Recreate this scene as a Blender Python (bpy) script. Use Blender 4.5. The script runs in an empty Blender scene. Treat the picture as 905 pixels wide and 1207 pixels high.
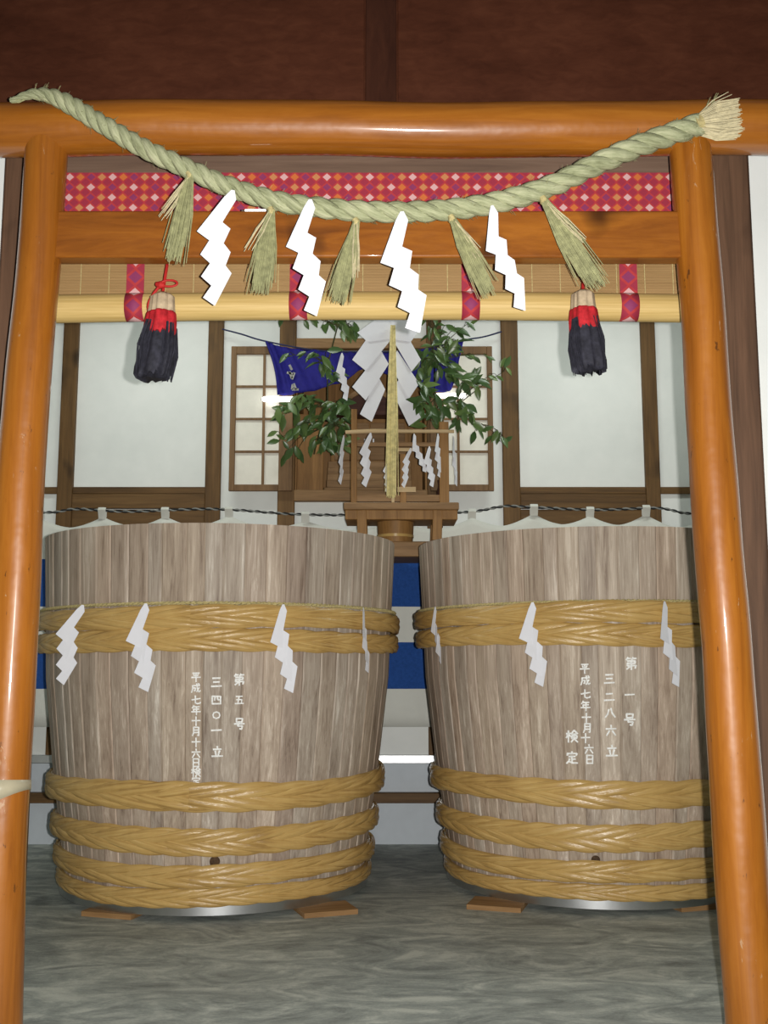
import bpy, math, random
from mathutils import Vector, Matrix, Euler

random.seed(7)
scene = bpy.context.scene
col = scene.collection
PI = math.pi

# ------------------------------------------------------------------ camera
F, CX, CY, H = 1250.0, 452.5, 603.5, 1.075
TAN = 0.1414
TH = math.atan(TAN); ST, CT = math.sin(TH), math.cos(TH)
cam = bpy.data.cameras.new('camera'); camo = bpy.data.objects.new('camera', cam); col.objects.link(camo)
cam.sensor_fit = 'VERTICAL'; cam.sensor_height = 36.0; cam.lens = 36.0 * F / 1207.0
cam.clip_start = 0.05; cam.clip_end = 60
camo.location = (0, 0, H); camo.rotation_euler = (PI / 2 + TH, 0, 0)
scene.camera = camo

# ------------------------------------------------------------------ world, flash, lamps of the room
w = bpy.data.worlds.new('World'); scene.world = w; w.use_nodes = True
w.node_tree.nodes['Background'].inputs[0].default_value = (0.80, 0.86, 1.0, 1)
w.node_tree.nodes['Background'].inputs[1].default_value = 0.055
vs = scene.view_settings
vs.view_transform = 'Standard'; vs.look = 'None'; vs.gamma = 1; vs.use_curve_mapping = False; vs.exposure = 0.1


def spot(name, loc, target, power, size, blend, radius, color):
    l = bpy.data.lights.new(name, 'SPOT'); l.energy = power; l.spot_size = math.radians(size)
    l.spot_blend = blend; l.shadow_soft_size = radius; l.color = color
    o = bpy.data.objects.new(name, l); col.objects.link(o); o.location = loc
    o.rotation_euler = (Vector(target) - Vector(loc)).to_track_quat('-Z', 'Y').to_euler()
    return o


def area(name, loc, sx, sy, power, color, rot=(0, 0, 0)):
    l = bpy.data.lights.new(name, 'AREA'); l.shape = 'RECTANGLE'; l.size = sx; l.size_y = sy
    l.energy = power; l.color = color
    o = bpy.data.objects.new(name, l); col.objects.link(o); o.location = loc; o.rotation_euler = rot
    return o


# the camera's flash, beside the lens and pointing the same way; the room's ceiling tubes, hidden by the blind
spot('camera_flash_offscreen', (0.062, 0.0, H + 0.01), (0.062, 5.0, H + 0.01 + 5.0 * TAN), 620, 110, 1.0, 0.012, (1.0, 0.97, 0.92))
area('ceiling_tube_west_offscreen', (-1.2, 5.55, 3.5), 1.2, 0.12, 13, (0.93, 1.0, 0.93))
area('ceiling_tube_east_offscreen', (1.2, 5.55, 3.5), 1.2, 0.12, 13, (0.93, 1.0, 0.93))


# ------------------------------------------------------------------ pixel <-> world helpers
def P(px, py, Y):
    dx = (px - CX) / F; dy = -(py - CY) / F
    dY = CT - dy * ST; dZ = ST + dy * CT
    t = Y / dY
    return Vector((dx * t, Y, H + dZ * t))


def X(px, py, Y): return P(px, py, Y).x
def Z(py, Y): return P(CX, py, Y).z


def proj(p):
    x, y, z = p[0], p[1], p[2] - H
    d = y * CT + z * ST; u = z * CT - y * ST
    return CX + F * x / d, CY - F * u / d


# ------------------------------------------------------------------ materials
MATS = {}


class NT:
    def __init__(s, name):
        s.m = bpy.data.materials.new(name); s.m.use_nodes = True
        s.t = s.m.node_tree; s.n = s.t.nodes; s.b = s.n['Principled BSDF']; MATS[name] = s.m
        s.b.inputs['Specular IOR Level'].default_value = 0.3

    def new(s, typ, **kw):
        nd = s.n.new(typ)
        for k, v in kw.items(): setattr(nd, k, v)
        return nd

    def link(s, a, b): s.t.links.new(a, b)

    def set(s, **kw):
        for k, v in kw.items(): s.b.inputs[k.replace('_', ' ')].default_value = v

    def coords(s, scale, kind='Object', rand=True):
        tc = s.new('ShaderNodeTexCoord'); mp = s.new('ShaderNodeMapping')
        mp.inputs['Scale'].default_value = scale
        src = tc.outputs[kind]
        if rand:
            oi = s.new('ShaderNodeObjectInfo'); mu = s.new('ShaderNodeMath', operation='MULTIPLY')
            mu.inputs[1].default_value = 37.0
            s.link(oi.outputs['Random'], mu.inputs[0])
            ad = s.new('ShaderNodeVectorMath', operation='ADD')
            s.link(src, ad.inputs[0]); s.link(mu.outputs[0], ad.inputs[1]); src = ad.outputs[0]
        s.link(src, mp.inputs['Vector'])
        return mp.outputs[0]

    def noise(s, vec, scale=1.0, detail=5, rough=.6, dist=0.0):
        nd = s.new('ShaderNodeTexNoise'); nd.inputs['Scale'].default_value = scale
        nd.inputs['Detail'].default_value = detail; nd.inputs['Roughness'].default_value = rough
        nd.inputs['Distortion'].default_value = dist
        s.link(vec, nd.inputs['Vector']); return nd.outputs['Fac']

    def ramp(s, fac, stops):
        r = s.new('ShaderNodeValToRGB'); e = r.color_ramp.elements
        while len(e) < len(stops): e.new(0.5)
        for el, (p, c) in zip(e, stops):
            el.position = p; el.color = (c[0], c[1], c[2], 1)
        s.link(fac, r.inputs[0]); return r.outputs[0]

    def mix(s, fac, a, b, mode='MIX'):
        m = s.new('ShaderNodeMix', data_type='RGBA', blend_type=mode)
        if isinstance(fac, (int, float)): m.inputs[0].default_value = fac
        else: s.link(fac, m.inputs[0])
        for v, i in ((a, 6), (b, 7)):
            if isinstance(v, tuple): m.inputs[i].default_value = (v[0], v[1], v[2], 1)
            else: s.link(v, m.inputs[i])
        return m.outputs[2]

    def math(s, op, a, b=0.0):
        m = s.new('ShaderNodeMath', operation=op)
        for v, i in ((a, 0), (b, 1)):
            if isinstance(v, (int, float)): m.inputs[i].default_value = v
            else: s.link(v, m.inputs[i])
        return m.outputs[0]

    def bump(s, h, strength=.3, dist=.004):
        b = s.new('ShaderNodeBump'); b.inputs['Strength'].default_value = strength
        b.inputs['Distance'].default_value = dist
        s.link(h, b.inputs['Height']); s.link(b.outputs[0], s.b.inputs['Normal'])

    def color(s, c):
        if isinstance(c, tuple): s.b.inputs['Base Color'].default_value = (c[0], c[1], c[2], 1)
        else: s.link(c, s.b.inputs['Base Color'])


def srgb(r, g, b):
    f = lambda v: (v / 255 / 12.92) if v / 255 <= .04045 else ((v / 255 + .055) / 1.055) ** 2.4
    return (f(r), f(g), f(b))


def wood(name, dark, mid, light, axis='Z', freq=40, stretch=.05, rough=.55, spec=.3, coat=0.0, bump=.25, knots=False, wear=None):
    t = NT(name)
    sc = [freq] * 3; sc['XYZ'.index(axis)] = freq * stretch
    v = t.coords(tuple(sc))
    n1 = t.noise(v, 1.0, 6, .65, .6)
    v2 = t.coords(tuple(x * .22 for x in sc))
    n2 = t.noise(v2, 1.0, 4, .6, .3)
    f = t.math('ADD', t.math('MULTIPLY', n1, .55), t.math('MULTIPLY', n2, .45))
    c = t.ramp(f, [(.32, dark), (.5, mid), (.68, light)])
    if knots:
        kv = t.coords((3.0, 3.0, 3.0) if axis != 'Z' else (3, 3, 2))
        k = t.noise(kv, 1.6, 2, .5)
        c = t.mix(t.ramp(k, [(.60, (0, 0, 0)), (.76, (1, 1, 1))]), c, tuple(x * .35 for x in dark))
    if wear:
        wv = t.coords((16, 16, 4)); k = t.noise(wv, 2.0, 6, .72, .8)
        c = t.mix(t.ramp(k, [(.655, (0, 0, 0)), (.675, (.8, .8, .8))]), c, wear)
        sv = t.coords((30, 30, 11)); k2 = t.noise(sv, 1.6, 4, .6)
        c = t.mix(t.ramp(k2, [(.67, (0, 0, 0)), (.71, (.75, .75, .75))]), c, (.05, .018, .006))
    t.color(c); t.set(Roughness=rough); t.b.inputs['Specular IOR Level'].default_value = spec
    if coat:
        t.b.inputs['Coat Weight'].default_value = coat; t.b.inputs['Coat Roughness'].default_value = .07
    if coat:
        lv = t.coords((7, 7, 7)); ln = t.noise(lv, 1.0, 3, .55)
        f = t.math('ADD', t.math('MULTIPLY', f, .25), t.math('MULTIPLY', ln, 1.6))
        t.bump(f, .5, .006)
    else: t.bump(f, bump, .004)
    return t.m


def plain(name, c, rough=.7, spec=.2, var=.12, freq=30, metal=0.0, bump=0.0, emit=None):
    t = NT(name); v = t.coords((freq,) * 3); n = t.noise(v, 1.0, 4)
    t.color(t.ramp(n, [(.3, tuple(x * (1 - var) for x in c)), (.7, tuple(min(1, x * (1 + var)) for x in c))]))
    t.set(Roughness=rough, Metallic=metal); t.b.inputs['Specular IOR Level'].default_value = spec
    if bump: t.bump(n, bump, .003)
    if emit: t.b.inputs['Emission Color'].default_value = (*c, 1); t.b.inputs['Emission Strength'].default_value = emit
    return t.m


varn = dict(rough=.42, spec=.3, coat=.75)
wood('varnished_log_x', (.18, .052, .005), (.31, .102, .009), (.41, .152, .017), 'X', 26, .06, bump=.12, **varn)
wood('varnished_log_z', (.18, .052, .005), (.31, .102, .009), (.41, .152, .017), 'Z', 26, .06, bump=.14, wear=(.42, .26, .14), **varn)
wood('varnished_beam', (.08, .022, .004), (.22, .068, .008), (.34, .118, .013), 'X', 20, .14, bump=.08, knots=True, rough=.45, spec=.25, coat=.18)
wood('dark_panel', (.045, .013, .006), (.066, .020, .0095), (.09, .029, .014), 'X', 30, .4, rough=.75, spec=.1, bump=.05)
wood('dark_batten', (.028, .009, .005), (.045, .015, .008), (.065, .022, .011), 'Z', 30, .2, rough=.75, spec=.1, bump=.05)
wood('frame_wood_z', (.045, .024, .014), (.105, .056, .032), (.17, .09, .052), 'Z', 34, .05, rough=.55, spec=.3, knots=True)
wood('lintel_wood', (.085, .05, .034), (.15, .092, .062), (.21, .14, .10), 'X', 34, .05, rough=.65)
wood('post_wood_z', (.055, .028, .010), (.125, .066, .022), (.19, .105, .038), 'Z', 34, .06, rough=.6, knots=True)
wood('post_wood_x', (.055, .028, .010), (.125, .066, .022), (.19, .105, .038), 'X', 34, .06, rough=.6)
wood('screen_wood', (.10, .055, .024), (.17, .095, .042), (.23, .135, .064), 'Z', 40, .06, rough=.6)
wood('altar_wood', (.14, .08, .036), (.26, .15, .066), (.37, .225, .11), 'X', 34, .08, rough=.6)
wood('shrine_wood', (.15, .072, .020), (.27, .138, .042), (.38, .205, .072), 'Z', 34, .08, rough=.55)
wood('shrine_roof', (.035, .014, .010), (.075, .030, .022), (.12, .05, .034), 'X', 34, .08, rough=.6)
wood('pale_rod', (.36, .25, .13), (.50, .36, .19), (.62, .46, .27), 'X', 40, .06, rough=.5)
wood('wedge_wood', (.20, .11, .045), (.30, .17, .07), (.40, .24, .11), 'X', 40, .1, rough=.7)

# weathered staves: every stave its own shade
t = NT('vat_stave')
v = t.coords((90, 90, 1.6)); n1 = t.noise(v, 1.0, 7, .7, .8)
v2 = t.coords((16, 16, .7)); n2 = t.noise(v2, 1.0, 4, .6)
f = t.math('ADD', t.math('MULTIPLY', n1, .5), t.math('MULTIPLY', n2, .5))
c = t.ramp(f, [(.35, (.20, .15, .115)), (.46, (.36, .30, .245)), (.55, (.46, .395, .33)), (.66, (.70, .65, .58))])
oi = t.new('ShaderNodeObjectInfo')
tint = t.ramp(oi.outputs['Random'], [(0, (.86, .80, .77)), (.25, (1.0, .95, .88)), (.5, (.93, .93, .92)), (.75, (1.04, .95, .88)), (1, (1.12, 1.10, 1.06))])
c = t.mix(1.0, c, tint, 'MULTIPLY')
t.color(c); t.set(Roughness=.6); t.bump(f, .35, .003)

# split bamboo of the hoops
t = NT('hoop_bamboo')
v = t.coords((22, 1.2, 1), 'UV'); n1 = t.noise(v, 1.0, 4, .6)
v2 = t.coords((7, 7, 7)); n2 = t.noise(v2, 1.0, 3)
f = t.math('ADD', t.math('MULTIPLY', n1, .5), t.math('MULTIPLY', n2, .5))
uvn = t.coords((11, .5, 1), 'UV'); n3 = t.noise(uvn, 1.0, 2)
f2 = t.math('ADD', t.math('MULTIPLY', f, .6), t.math('MULTIPLY', n3, .4))
t.color(t.ramp(f2, [(.33, (.26, .15, .045)), (.46, (.46, .29, .095)), (.58, (.56, .375, .135)), (.70, (.68, .51, .24))]))
t.set(Roughness=.25); t.b.inputs['Specular IOR Level'].default_value = .5; t.bump(t.math('ADD', n3, n1), .45, .004)

# concrete floor
t = NT('concrete')
v = t.coords((1.3, 2.6, 1), rand=False); n1 = t.noise(v, 1.8, 8, .66, 2.2)
v2 = t.coords((6, 13, 1), rand=False); n2 = t.noise(v2, 1.5, 7, .7, .8)
v3 = t.coords((90, 130, 1), rand=False); n3 = t.noise(v3, 1.0, 4, .7)
f = t.math('ADD', t.math('ADD', t.math('MULTIPLY', n1, .62), t.math('MULTIPLY', n2, .24)), t.math('MULTIPLY', n3, .14))
t.color(t.ramp(f, [(.38, (.18, .20, .19)), (.5, (.335, .365, .34)), (.60, (.55, .575, .52))]))
t.set(Roughness=.6); t.bump(f, .25, .006)

# plaster
t = NT('plaster'); v = t.coords((2.2, 2.2, 2.2), rand=False); n = t.noise(v, 1.0, 6, .6)
v2 = t.coords((60, 60, 60), rand=False); n2 = t.noise(v2, 1.0, 3)
t.color(t.ramp(n, [(.3, (.70, .73, .71)), (.7, (.82, .84, .82))])); t.set(Roughness=.85); t.bump(n2, .12, .002)
plain('plaster_low', (.56, .61, .66), .85, .2, .06, 5)
plain('shoji_paper', (.78, .76, .68), .8, .1, .05, 12)
plain('white_paper', (.74, .75, .80), .75, .15, .02, 20)
plain('straw_green', (.30, .30, .155), .8, .15, .30, 60)
plain('straw_tuft', (.52, .46, .29), .8, .15, .20, 60)
plain('straw_yellow', (.70, .61, .30), .75, .15, .25, 40)
plain('cord_straw', (.45, .38, .18), .85, .1, .3, 120)
t = NT('rope_straw')
v = t.coords((14, .9, 1), 'UV'); n1 = t.noise(v, 1.0, 5, .7)
v2 = t.coords((9, 9, 9)); n2 = t.noise(v2, 1.0, 2)
f = t.math('ADD', t.math('MULTIPLY', n1, .65), t.math('MULTIPLY', n2, .35))
t.color(t.ramp(f, [(.34, (.17, .18, .09)), (.5, (.34, .36, .21)), (.66, (.50, .50, .32))])); t.set(Roughness=.8); t.bump(n1, .7, .006)
plain('curtain_white', (.66, .67, .62), .85, .1, .04, 8)
plain('curtain_blue', (.022, .075, .28), .85, .1, .15, 60)
plain('drape_blue', (.022, .020, .20), .7, .15, .15, 40)
plain('drape_mark', (.35, .35, .33), .8, .1, .2, 40)
plain('cord_black', (.018, .02, .022), .7)
plain('cord_white', (.24, .25, .24), .7)
plain('cord_navy', (.03, .035, .09), .7)
plain('cord_red', (.42, .022, .02), .6)
plain('tassel_beige', (.46, .36, .24), .85, .1, .2, 60)
plain('tassel_red', (.42, .018, .025), .7, .2, .35, 50)
plain('tassel_dark', (.022, .022, .032), .75, .25, .5, 50)
plain('tape', (.40, .36, .25), .3, .5, .08, 12)
plain('chalk', (.84, .85, .83), .85, .1, .18, 110)
t = NT('leaf_green'); oi = t.new('ShaderNodeObjectInfo'); n = t.noise(t.coords((14, 14, 14)), 1.0, 3)
f = t.math('ADD', t.math('MULTIPLY', oi.outputs['Random'], .65), t.math('MULTIPLY', n, .35))
t.color(t.ramp(f, [(.1, (.030, .068, .020)), (.55, (.062, .115, .030)), (.9, (.125, .185, .05))])); t.set(Roughness=.32); t.b.inputs['Specular IOR Level'].default_value = .5
plain('dark_bung', (.07, .04, .02), .7, .2, .5, 90)
plain('twig', (.055, .055, .02), .7, .2, .3, 30)
plain('vase_white', (.75, .76, .76), .25, .5, .03)
plain('steel', (.62, .64, .66), .28, .5, .05, 20, 1.0)
plain('aluminium', (.78, .80, .82), .35, .5, .03, 20, 1.0)
plain('reflection_glow', (1.0, .98, .92), .5, .2, .0, 4, emit=3.0)  # glow of the added tubes that stand for white reflections
plain('tube_cap', (.6, .6, .6), .4, .5, .02, 4, 1.0)
plain('dark_inside', (.03, .02, .014), .9)

# bamboo blind
t = NT('blind_bamboo'); v = t.coords((4, 4, 170), rand=False); n = t.noise(v, 1.0, 3); v2 = t.coords((2, 2, 9), rand=False); n2 = t.noise(v2, 1.0, 3)
f = t.math('ADD', t.math('MULTIPLY', n, .5), t.math('MULTIPLY', n2, .5))
t.color(t.ramp(f, [(.3, (.27, .16, .062)), (.7, (.40, .255, .11))])); t.set(Roughness=.55)
t = NT('blind_roll'); v = t.coords((4, 60, 170), rand=False); n = t.noise(v, 1.0, 3)
t.color(t.ramp(n, [(.3, (.46, .315, .105)), (.7, (.60, .43, .17))])); t.set(Roughness=.55)

# red brocade: small cross flowers on a grid, flat woven print, on UV in cells
t = NT('brocade')
tc = t.new('ShaderNodeTexCoord'); sp = t.new('ShaderNodeSeparateXYZ'); t.link(tc.outputs['UV'], sp.inputs[0])
u, vv = sp.outputs[0], sp.outputs[1]
fu = t.math('ABSOLUTE', t.math('SUBTRACT', t.math('FRACT', u), .5)); fv = t.math('ABSOLUTE', t.math('SUBTRACT', t.math('FRACT', vv), .5))
d = t.math('ADD', fu, t.math('MULTIPLY', fv, 1.1))
idx = t.math('ADD', t.math('FLOOR', u), t.math('MULTIPLY', t.math('FLOOR', vv), 2.0))
m4 = t.math('DIVIDE', t.math('FLOORED_MODULO', idx, 4.0), 4.0)
m4n = t.n[-1] if False else None
motif = t.ramp(m4, [(0, (.72, .55, .55)), (.2, (.60, .20, .03)), (.45, (.12, .03, .14)), (.7, (.55, .30, .10))])
motif.node.color_ramp.interpolation = 'CONSTANT'
base = t.mix(t.noise(t.coords((2, 2, 2), 'UV', False), 1.0, 2), (.32, .020, .030), (.48, .05, .05))
bg2 = t.mix(t.math('GREATER_THAN', d, .62), base, (.30, .025, .05))
ring = t.math('MULTIPLY', t.math('LESS_THAN', d, .40), t.math('GREATER_THAN', d, .17))
core = t.math('LESS_THAN', t.math('MINIMUM', t.math('ADD', fu, t.math('MULTIPLY', fv, 4.0)), t.math('ADD', fv, t.math('MULTIPLY', fu, 4.0))), .40)
cc = t.mix(t.math('MULTIPLY', t.math('MAXIMUM', ring, core), .62), bg2, motif)
t.color(cc); t.set(Roughness=.7)


# ------------------------------------------------------------------ mesh building
class MB:
    def __init__(s): s.v, s.f, s.mi, s.uv = [], [], [], {}

    def box(s, x0, x1, y0, y1, z0, z1, mi=0):
        b = len(s.v)
        s.v += [Vector(p) for p in ((x0, y0, z0), (x1, y0, z0), (x1, y1, z0), (x0, y1, z0), (x0, y0, z1), (x1, y0, z1), (x1, y1, z1), (x0, y1, z1))]
        for q in ((0, 3, 2, 1), (4, 5, 6, 7), (0, 1, 5, 4), (1, 2, 6, 5), (2, 3, 7, 6), (3, 0, 4, 7)):
            s.f.append([b + i for i in q]); s.mi.append(mi)
        return s

    def bar(s, a, b, wx, wy, up=(0, 0, 1)):
        a, b = Vector(a), Vector(b); d = (b - a).normalized(); up = Vector(up)
        if abs(d.dot(up)) > .95: up = Vector((0, 1, 0))
        r = d.cross(up).normalized(); u = r.cross(d)
        n = len(s.v)
        for p in (a, b):
            for sx, sy in ((-1, -1), (1, -1), (1, 1), (-1, 1)): s.v.append(p + r * sx * wx / 2 + u * sy * wy / 2)
        for q in ((3, 2, 1, 0), (4, 5, 6, 7), (0, 1, 5, 4), (1, 2, 6, 5), (2, 3, 7, 6), (3, 0, 4, 7)):
            s.f.append([n + i for i in q]); s.mi.append(0)
        return s

    def tube(s, pts, rad, seg=10, caps=True, closed=False, ell=None, frame=None, mi=0, uvs=False, vrep=1.0):
        pts = [Vector(p) for p in pts]; n = len(pts)
        if not isinstance(rad, (list, tuple)): rad = [rad] * n
        base = len(s.v); prev = None
        for i, p in enumerate(pts):
            a = pts[i - 1] if (i > 0 or closed) else p
            b = pts[(i + 1) % n] if (i < n - 1 or closed) else p
            d = (b - a).normalized()
            if frame: r = frame(i)
            else:
                if prev is None:
                    r = Vector((0, 0, 1)) if abs(d.z) < .9 else Vector((1, 0, 0))
                else: r = prev
                r = (r - d * r.dot(d)).normalized(); prev = r
            q = d.cross(r).normalized(); r = q.cross(d).normalized()
            e = ell or (1, 1)
            for k in range(seg):
                a_ = 2 * PI * k / seg
                s.v.append(p + (r * math.cos(a_) * e[0] + q * math.sin(a_) * e[1]) * rad[i])
        m = n if closed else n - 1
        for i in range(m):
            for k in range(seg):
                i2 = (i + 1) % n; k2 = (k + 1) % seg
                if uvs: s.uv[len(s.f)] = [(k / seg, i / n * vrep), ((k + 1) / seg, i / n * vrep), ((k + 1) / seg, (i + 1) / n * vrep), (k / seg, (i + 1) / n * vrep)]
                s.f.append([base + i * seg + k, base + i * seg + k2, base + i2 * seg + k2, base + i2 * seg + k]); s.mi.append(mi)
        if caps and not closed:
            s.f.append([base + k for k in range(seg)][::-1]); s.mi.append(mi)
            s.f.append([base + (n - 1) * seg + k for k in range(seg)]); s.mi.append(mi)
        return s

    def prism(s, front, off, mi=0):
        """front: list of 3D points, off: extrusion vector"""
        off = Vector(off); b = len(s.v); n = len(front)
        s.v += [Vector(p) for p in front] + [Vector(p) + off for p in front]
        s.f.append(list(range(b, b + n))); s.mi.append(mi)
        s.f.append(list(range(b + n, b + 2 * n))[::-1]); s.mi.append(mi)
        for i in range(n):
            j = (i + 1) % n
            s.f.append([b + j, b + i, b + n + i, b + n + j]); s.mi.append(mi)
        return s

    def lathe(s, prof, center, seg=40, rip=None, mi=0, cap=True):
        c = Vector(center); b = len(s.v)
        for r, z in prof:
            for k in range(seg):
                a = 2 * PI * k / seg; rr = r * (rip(a, z) if rip else 1)
                s.v.append(c + Vector((rr * math.sin(a), -rr * math.cos(a), z)))
        for i in range(len(prof) - 1):
            for k in range(seg):
                k2 = (k + 1) % seg
                s.f.append([b + i * seg + k, b + i * seg + k2, b + (i + 1) * seg + k2, b + (i + 1) * seg + k]); s.mi.append(mi)
        if cap:
            s.f.append([b + k for k in range(seg)][::-1]); s.mi.append(mi)
            e = b + (len(prof) - 1) * seg
            s.f.append([e + k for k in range(seg)]); s.mi.append(mi)
        return s

    def mesh(s, name, mats, origin=(0, 0, 0), smooth=True, angle=40):
        o = Vector(origin)
        me = bpy.data.meshes.new(name)
        me.from_pydata([tuple(p - o) for p in s.v], [], s.f)
        for m in ([mats] if isinstance(mats, str) else mats): me.materials.append(MATS[m])
        me.polygons.foreach_set('material_index', s.mi)
        if s.uv:
            ul = me.uv_layers.new(name='UVMap')
            for p in me.polygons:
                if p.index in s.uv:
                    for li, q in zip(p.loop_indices, s.uv[p.index]): ul.data[li].uv = q
        me.update()
        if smooth:
            me.polygons.foreach_set('use_smooth', [True] * len(me.polygons))
            me.set_sharp_from_angle(angle=math.radians(angle))
        return me

    def build(s, name, mats, parent=None, origin=None, bevel=0.0, smooth=True, angle=40):
        if origin is None:
            if parent is not None: origin = WO[parent]
            else:
                xs = [p.x for p in s.v]; ys = [p.y for p in s.v]; zs = [p.z for p in s.v]
                origin = Vector(((min(xs) + max(xs)) / 2, (min(ys) + max(ys)) / 2, min(zs)))
        o = bpy.data.objects.new(name, s.mesh(name, mats, origin, smooth, angle)); col.objects.link(o)
        WO[o] = Vector(origin)
        if parent is not None: o.parent = parent; o.location = Vector(origin) - WO[parent]
        else: o.location = origin
        if bevel:
            m = o.modifiers.new('bevel', 'BEVEL'); m.width = bevel; m.segments = 2; m.limit_method = 'ANGLE'
        return o


WO = {}


def tag(o, label=None, cat=None, group=None, kind=None):
    if label: o['label'] = label
    if cat: o['category'] = cat
    if group: o['group'] = group
    if kind: o['kind'] = kind
    return o


def thing(name, loc, label, cat, group=None):
    o = bpy.data.objects.new(name, None); col.objects.link(o); o.location = loc; o.empty_display_size = .1
    WO[o] = Vector(loc)
    return tag(o, label, cat, group)


def struct(name, mb, mats, label=None, parent=None, bevel=0.0):
    o = mb.build(name, mats, parent, bevel=bevel)
    if parent is None: o['kind'] = 'structure'
    if label: o['label'] = label
    return o


def inst(name, me, parent, matrix):
    o = bpy.data.objects.new(name, me); col.objects.link(o); o.parent = parent; o.matrix_basis = matrix
    return o


# ================================================================== THE SETTING
YW = 6.52            # plaster face of the back wall
YF = 3.25            # front face of the frame behind the gate
struct('floor', MB().box(-3.2, 3.2, -1.2, 7.3, -.12, 0), 'concrete', 'grey mottled concrete floor')

# back wall with the altar niche left open
NX0, NX1 = X(348, 500, YW), X(503, 500, YW)
NZ0, NZ1 = Z(580, YW), Z(411, YW)
for nm, bb in (('wall_back_west', (-2.75, NX0, YW, 7.2, .52, 3.6)), ('wall_back_east', (NX1, 2.75, YW, 7.2, .52, 3.6)), ('wall_back_lower', (NX0, NX1, YW, 7.2, .52, NZ0)),
               ('wall_back_upper', (NX0, NX1, YW, 7.2, NZ1, 3.6)), ('wall_back_niche', (NX0, NX1, 7.05, 7.2, NZ0, NZ1))):
    struct(nm, MB().box(*bb), 'plaster', 'white plaster back wall around the altar niche')
m = MB().box(-2.75, 2.75, YW + .01, 7.2, 0, .52)
struct('baseboard_back', m, 'plaster_low', 'pale bluish lower part of the back wall')
struct('trim_1', MB().box(-2.74, 2.74, YW - .05, YW + .01, Z(900, YW - .05), Z(890, YW - .05)), 'aluminium', 'shiny aluminium sill along the lower back wall', bevel=.004)
struct('trim_2', MB().box(-2.74, 2.74, YW - .06, YW + .01, Z(947, YW - .06), Z(935, YW - .06)), 'post_wood_x', 'brown wooden rail low on the back wall', bevel=.004)
struct('wall_left', MB().box(-2.9, -2.75, 3.42, 7.2, 0, 3.6), 'plaster', 'white plaster side wall')
struct('wall_right', MB().box(2.75, 2.9, 3.42, 7.2, 0, 3.6), 'plaster', 'white plaster side wall')
struct('ceiling', MB().box(-2.9, 2.9, 3.36, 7.2, 3.6, 3.7), 'plaster', 'ceiling over the vats')

# niche lining boards
m = MB().box(NX0, NX0 + .012, YW, 7.04, NZ0, NZ1)
struct('trim_3', m, 'shrine_wood', 'brown board lining one side of the altar niche')
struct('trim_4', MB().box(NX1 - .012, NX1, YW, 7.04, NZ0, NZ1), 'shrine_wood', 'brown board lining one side of the altar niche')
struct('trim_5', MB().box(NX0 + .012, NX1 - .012, 7.02, 7.045, NZ0, NZ1), 'shrine_wood', 'brown board at the back of the altar niche')
tn = [5]


def trim(mb, mat, label, bevel=.006):
    tn[0] += 1
    return struct('trim_%d' % tn[0], mb, mat, label, bevel=bevel)


# posts of the back wall
yp = YW - .035
ZT = 3.6
for a, b in ((70, 88), (243, 261), (592, 612), (759, 776)):
    trim(MB().box(X(a, 500, yp), X(b, 500, yp), yp, YW + .02, .52, ZT), 'post_wood_z', 'brown wooden post of the back wall')
for a, b in ((328, 348), (503, 521)):
    trim(MB().box(X(a, 500, yp), X(b, 500, yp), yp, YW + .02, .52, ZT), 'post_wood_z', 'brown wooden post beside the altar niche')
xa, xb = X(88, 500, yp), X(243, 500, yp)
xc, xd = X(612, 500, yp), X(759, 500, yp)
for x0, x1 in ((xa, xb), (xc, xd)):
    trim(MB().box(x0, x1, YW - .02, YW + .02, Z(582.5, YW), Z(574.5, YW)), 'post_wood_x', 'thin dark rail between two wall posts', .003)
    trim(MB().box(x0, x1, YW - .03, YW + .02, Z(600, YW), Z(583, YW)), 'post_wood_x', 'broad brown rail between two wall posts', .004)
    trim(MB().box(x0, x1, YW - .018, YW + .02, Z(640, YW), Z(601, YW)), 'post_wood_x', 'lower brown rail behind the striped curtain', .004)
for x0, x1 in ((-2.74, X(70, 500, yp)), (X(776, 500, yp), 2.74)):
    trim(MB().box(x0, x1, YW - .02, YW + .02, Z(582.5, YW), Z(574.5, YW)), 'post_wood_x', 'thin dark rail running to the side wall', .003)
trim(MB().box(NX0, NX1, YW - .03, YW + .03, Z(412, YW), Z(400, YW)), 'altar_wood', 'brown lintel of the altar niche')
trim(MB().box(NX0, NX1, YW - .06, YW + .06, Z(592, YW), Z(579, YW)), 'altar_wood', 'brown sill of the altar niche')

# frame behind the gate: posts, lintel, dark boards above, plaster either side
ZL = Z(208, YF)
PLX = (-1.233, -1.10, 1.055, 1.187)
trim(MB().box(PLX[0], PLX[1], YF, YF + .15, 0, 2.87), 'frame_wood_z', 'weathered brown door post behind the gate', .01)
trim(MB().box(PLX[2], PLX[3], YF, YF + .15, 0, 2.87), 'frame_wood_z', 'weathered brown door post behind the gate', .01)
trim(MB().box(-1.10, 1.055, YF, YF + .14, ZL, 2.87), 'lintel_wood', 'greyish brown lintel behind the gate', .008)
m = MB().box(-2.9, 2.9, YF + .05, YF + .12, 2.87, 3.95)
wf = struct('wall_front', m, 'dark_panel', 'dark red brown boarded wall above the gate')
for a, b in ((-2.9, X(430, 60, YF)), (X(468, 60, YF), 2.9)):
    MB().box(a + .003, b - .003, YF + .03, YF + .05, 2.87, 3.94).build('panel', 'dark_panel', wf, bevel=.003)
MB().box(X(430, 60, YF) + .002, X(468, 60, YF) - .002, YF + .018, YF + .05, 2.87, 3.94).build('batten', 'dark_batten', wf, bevel=.004)
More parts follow.
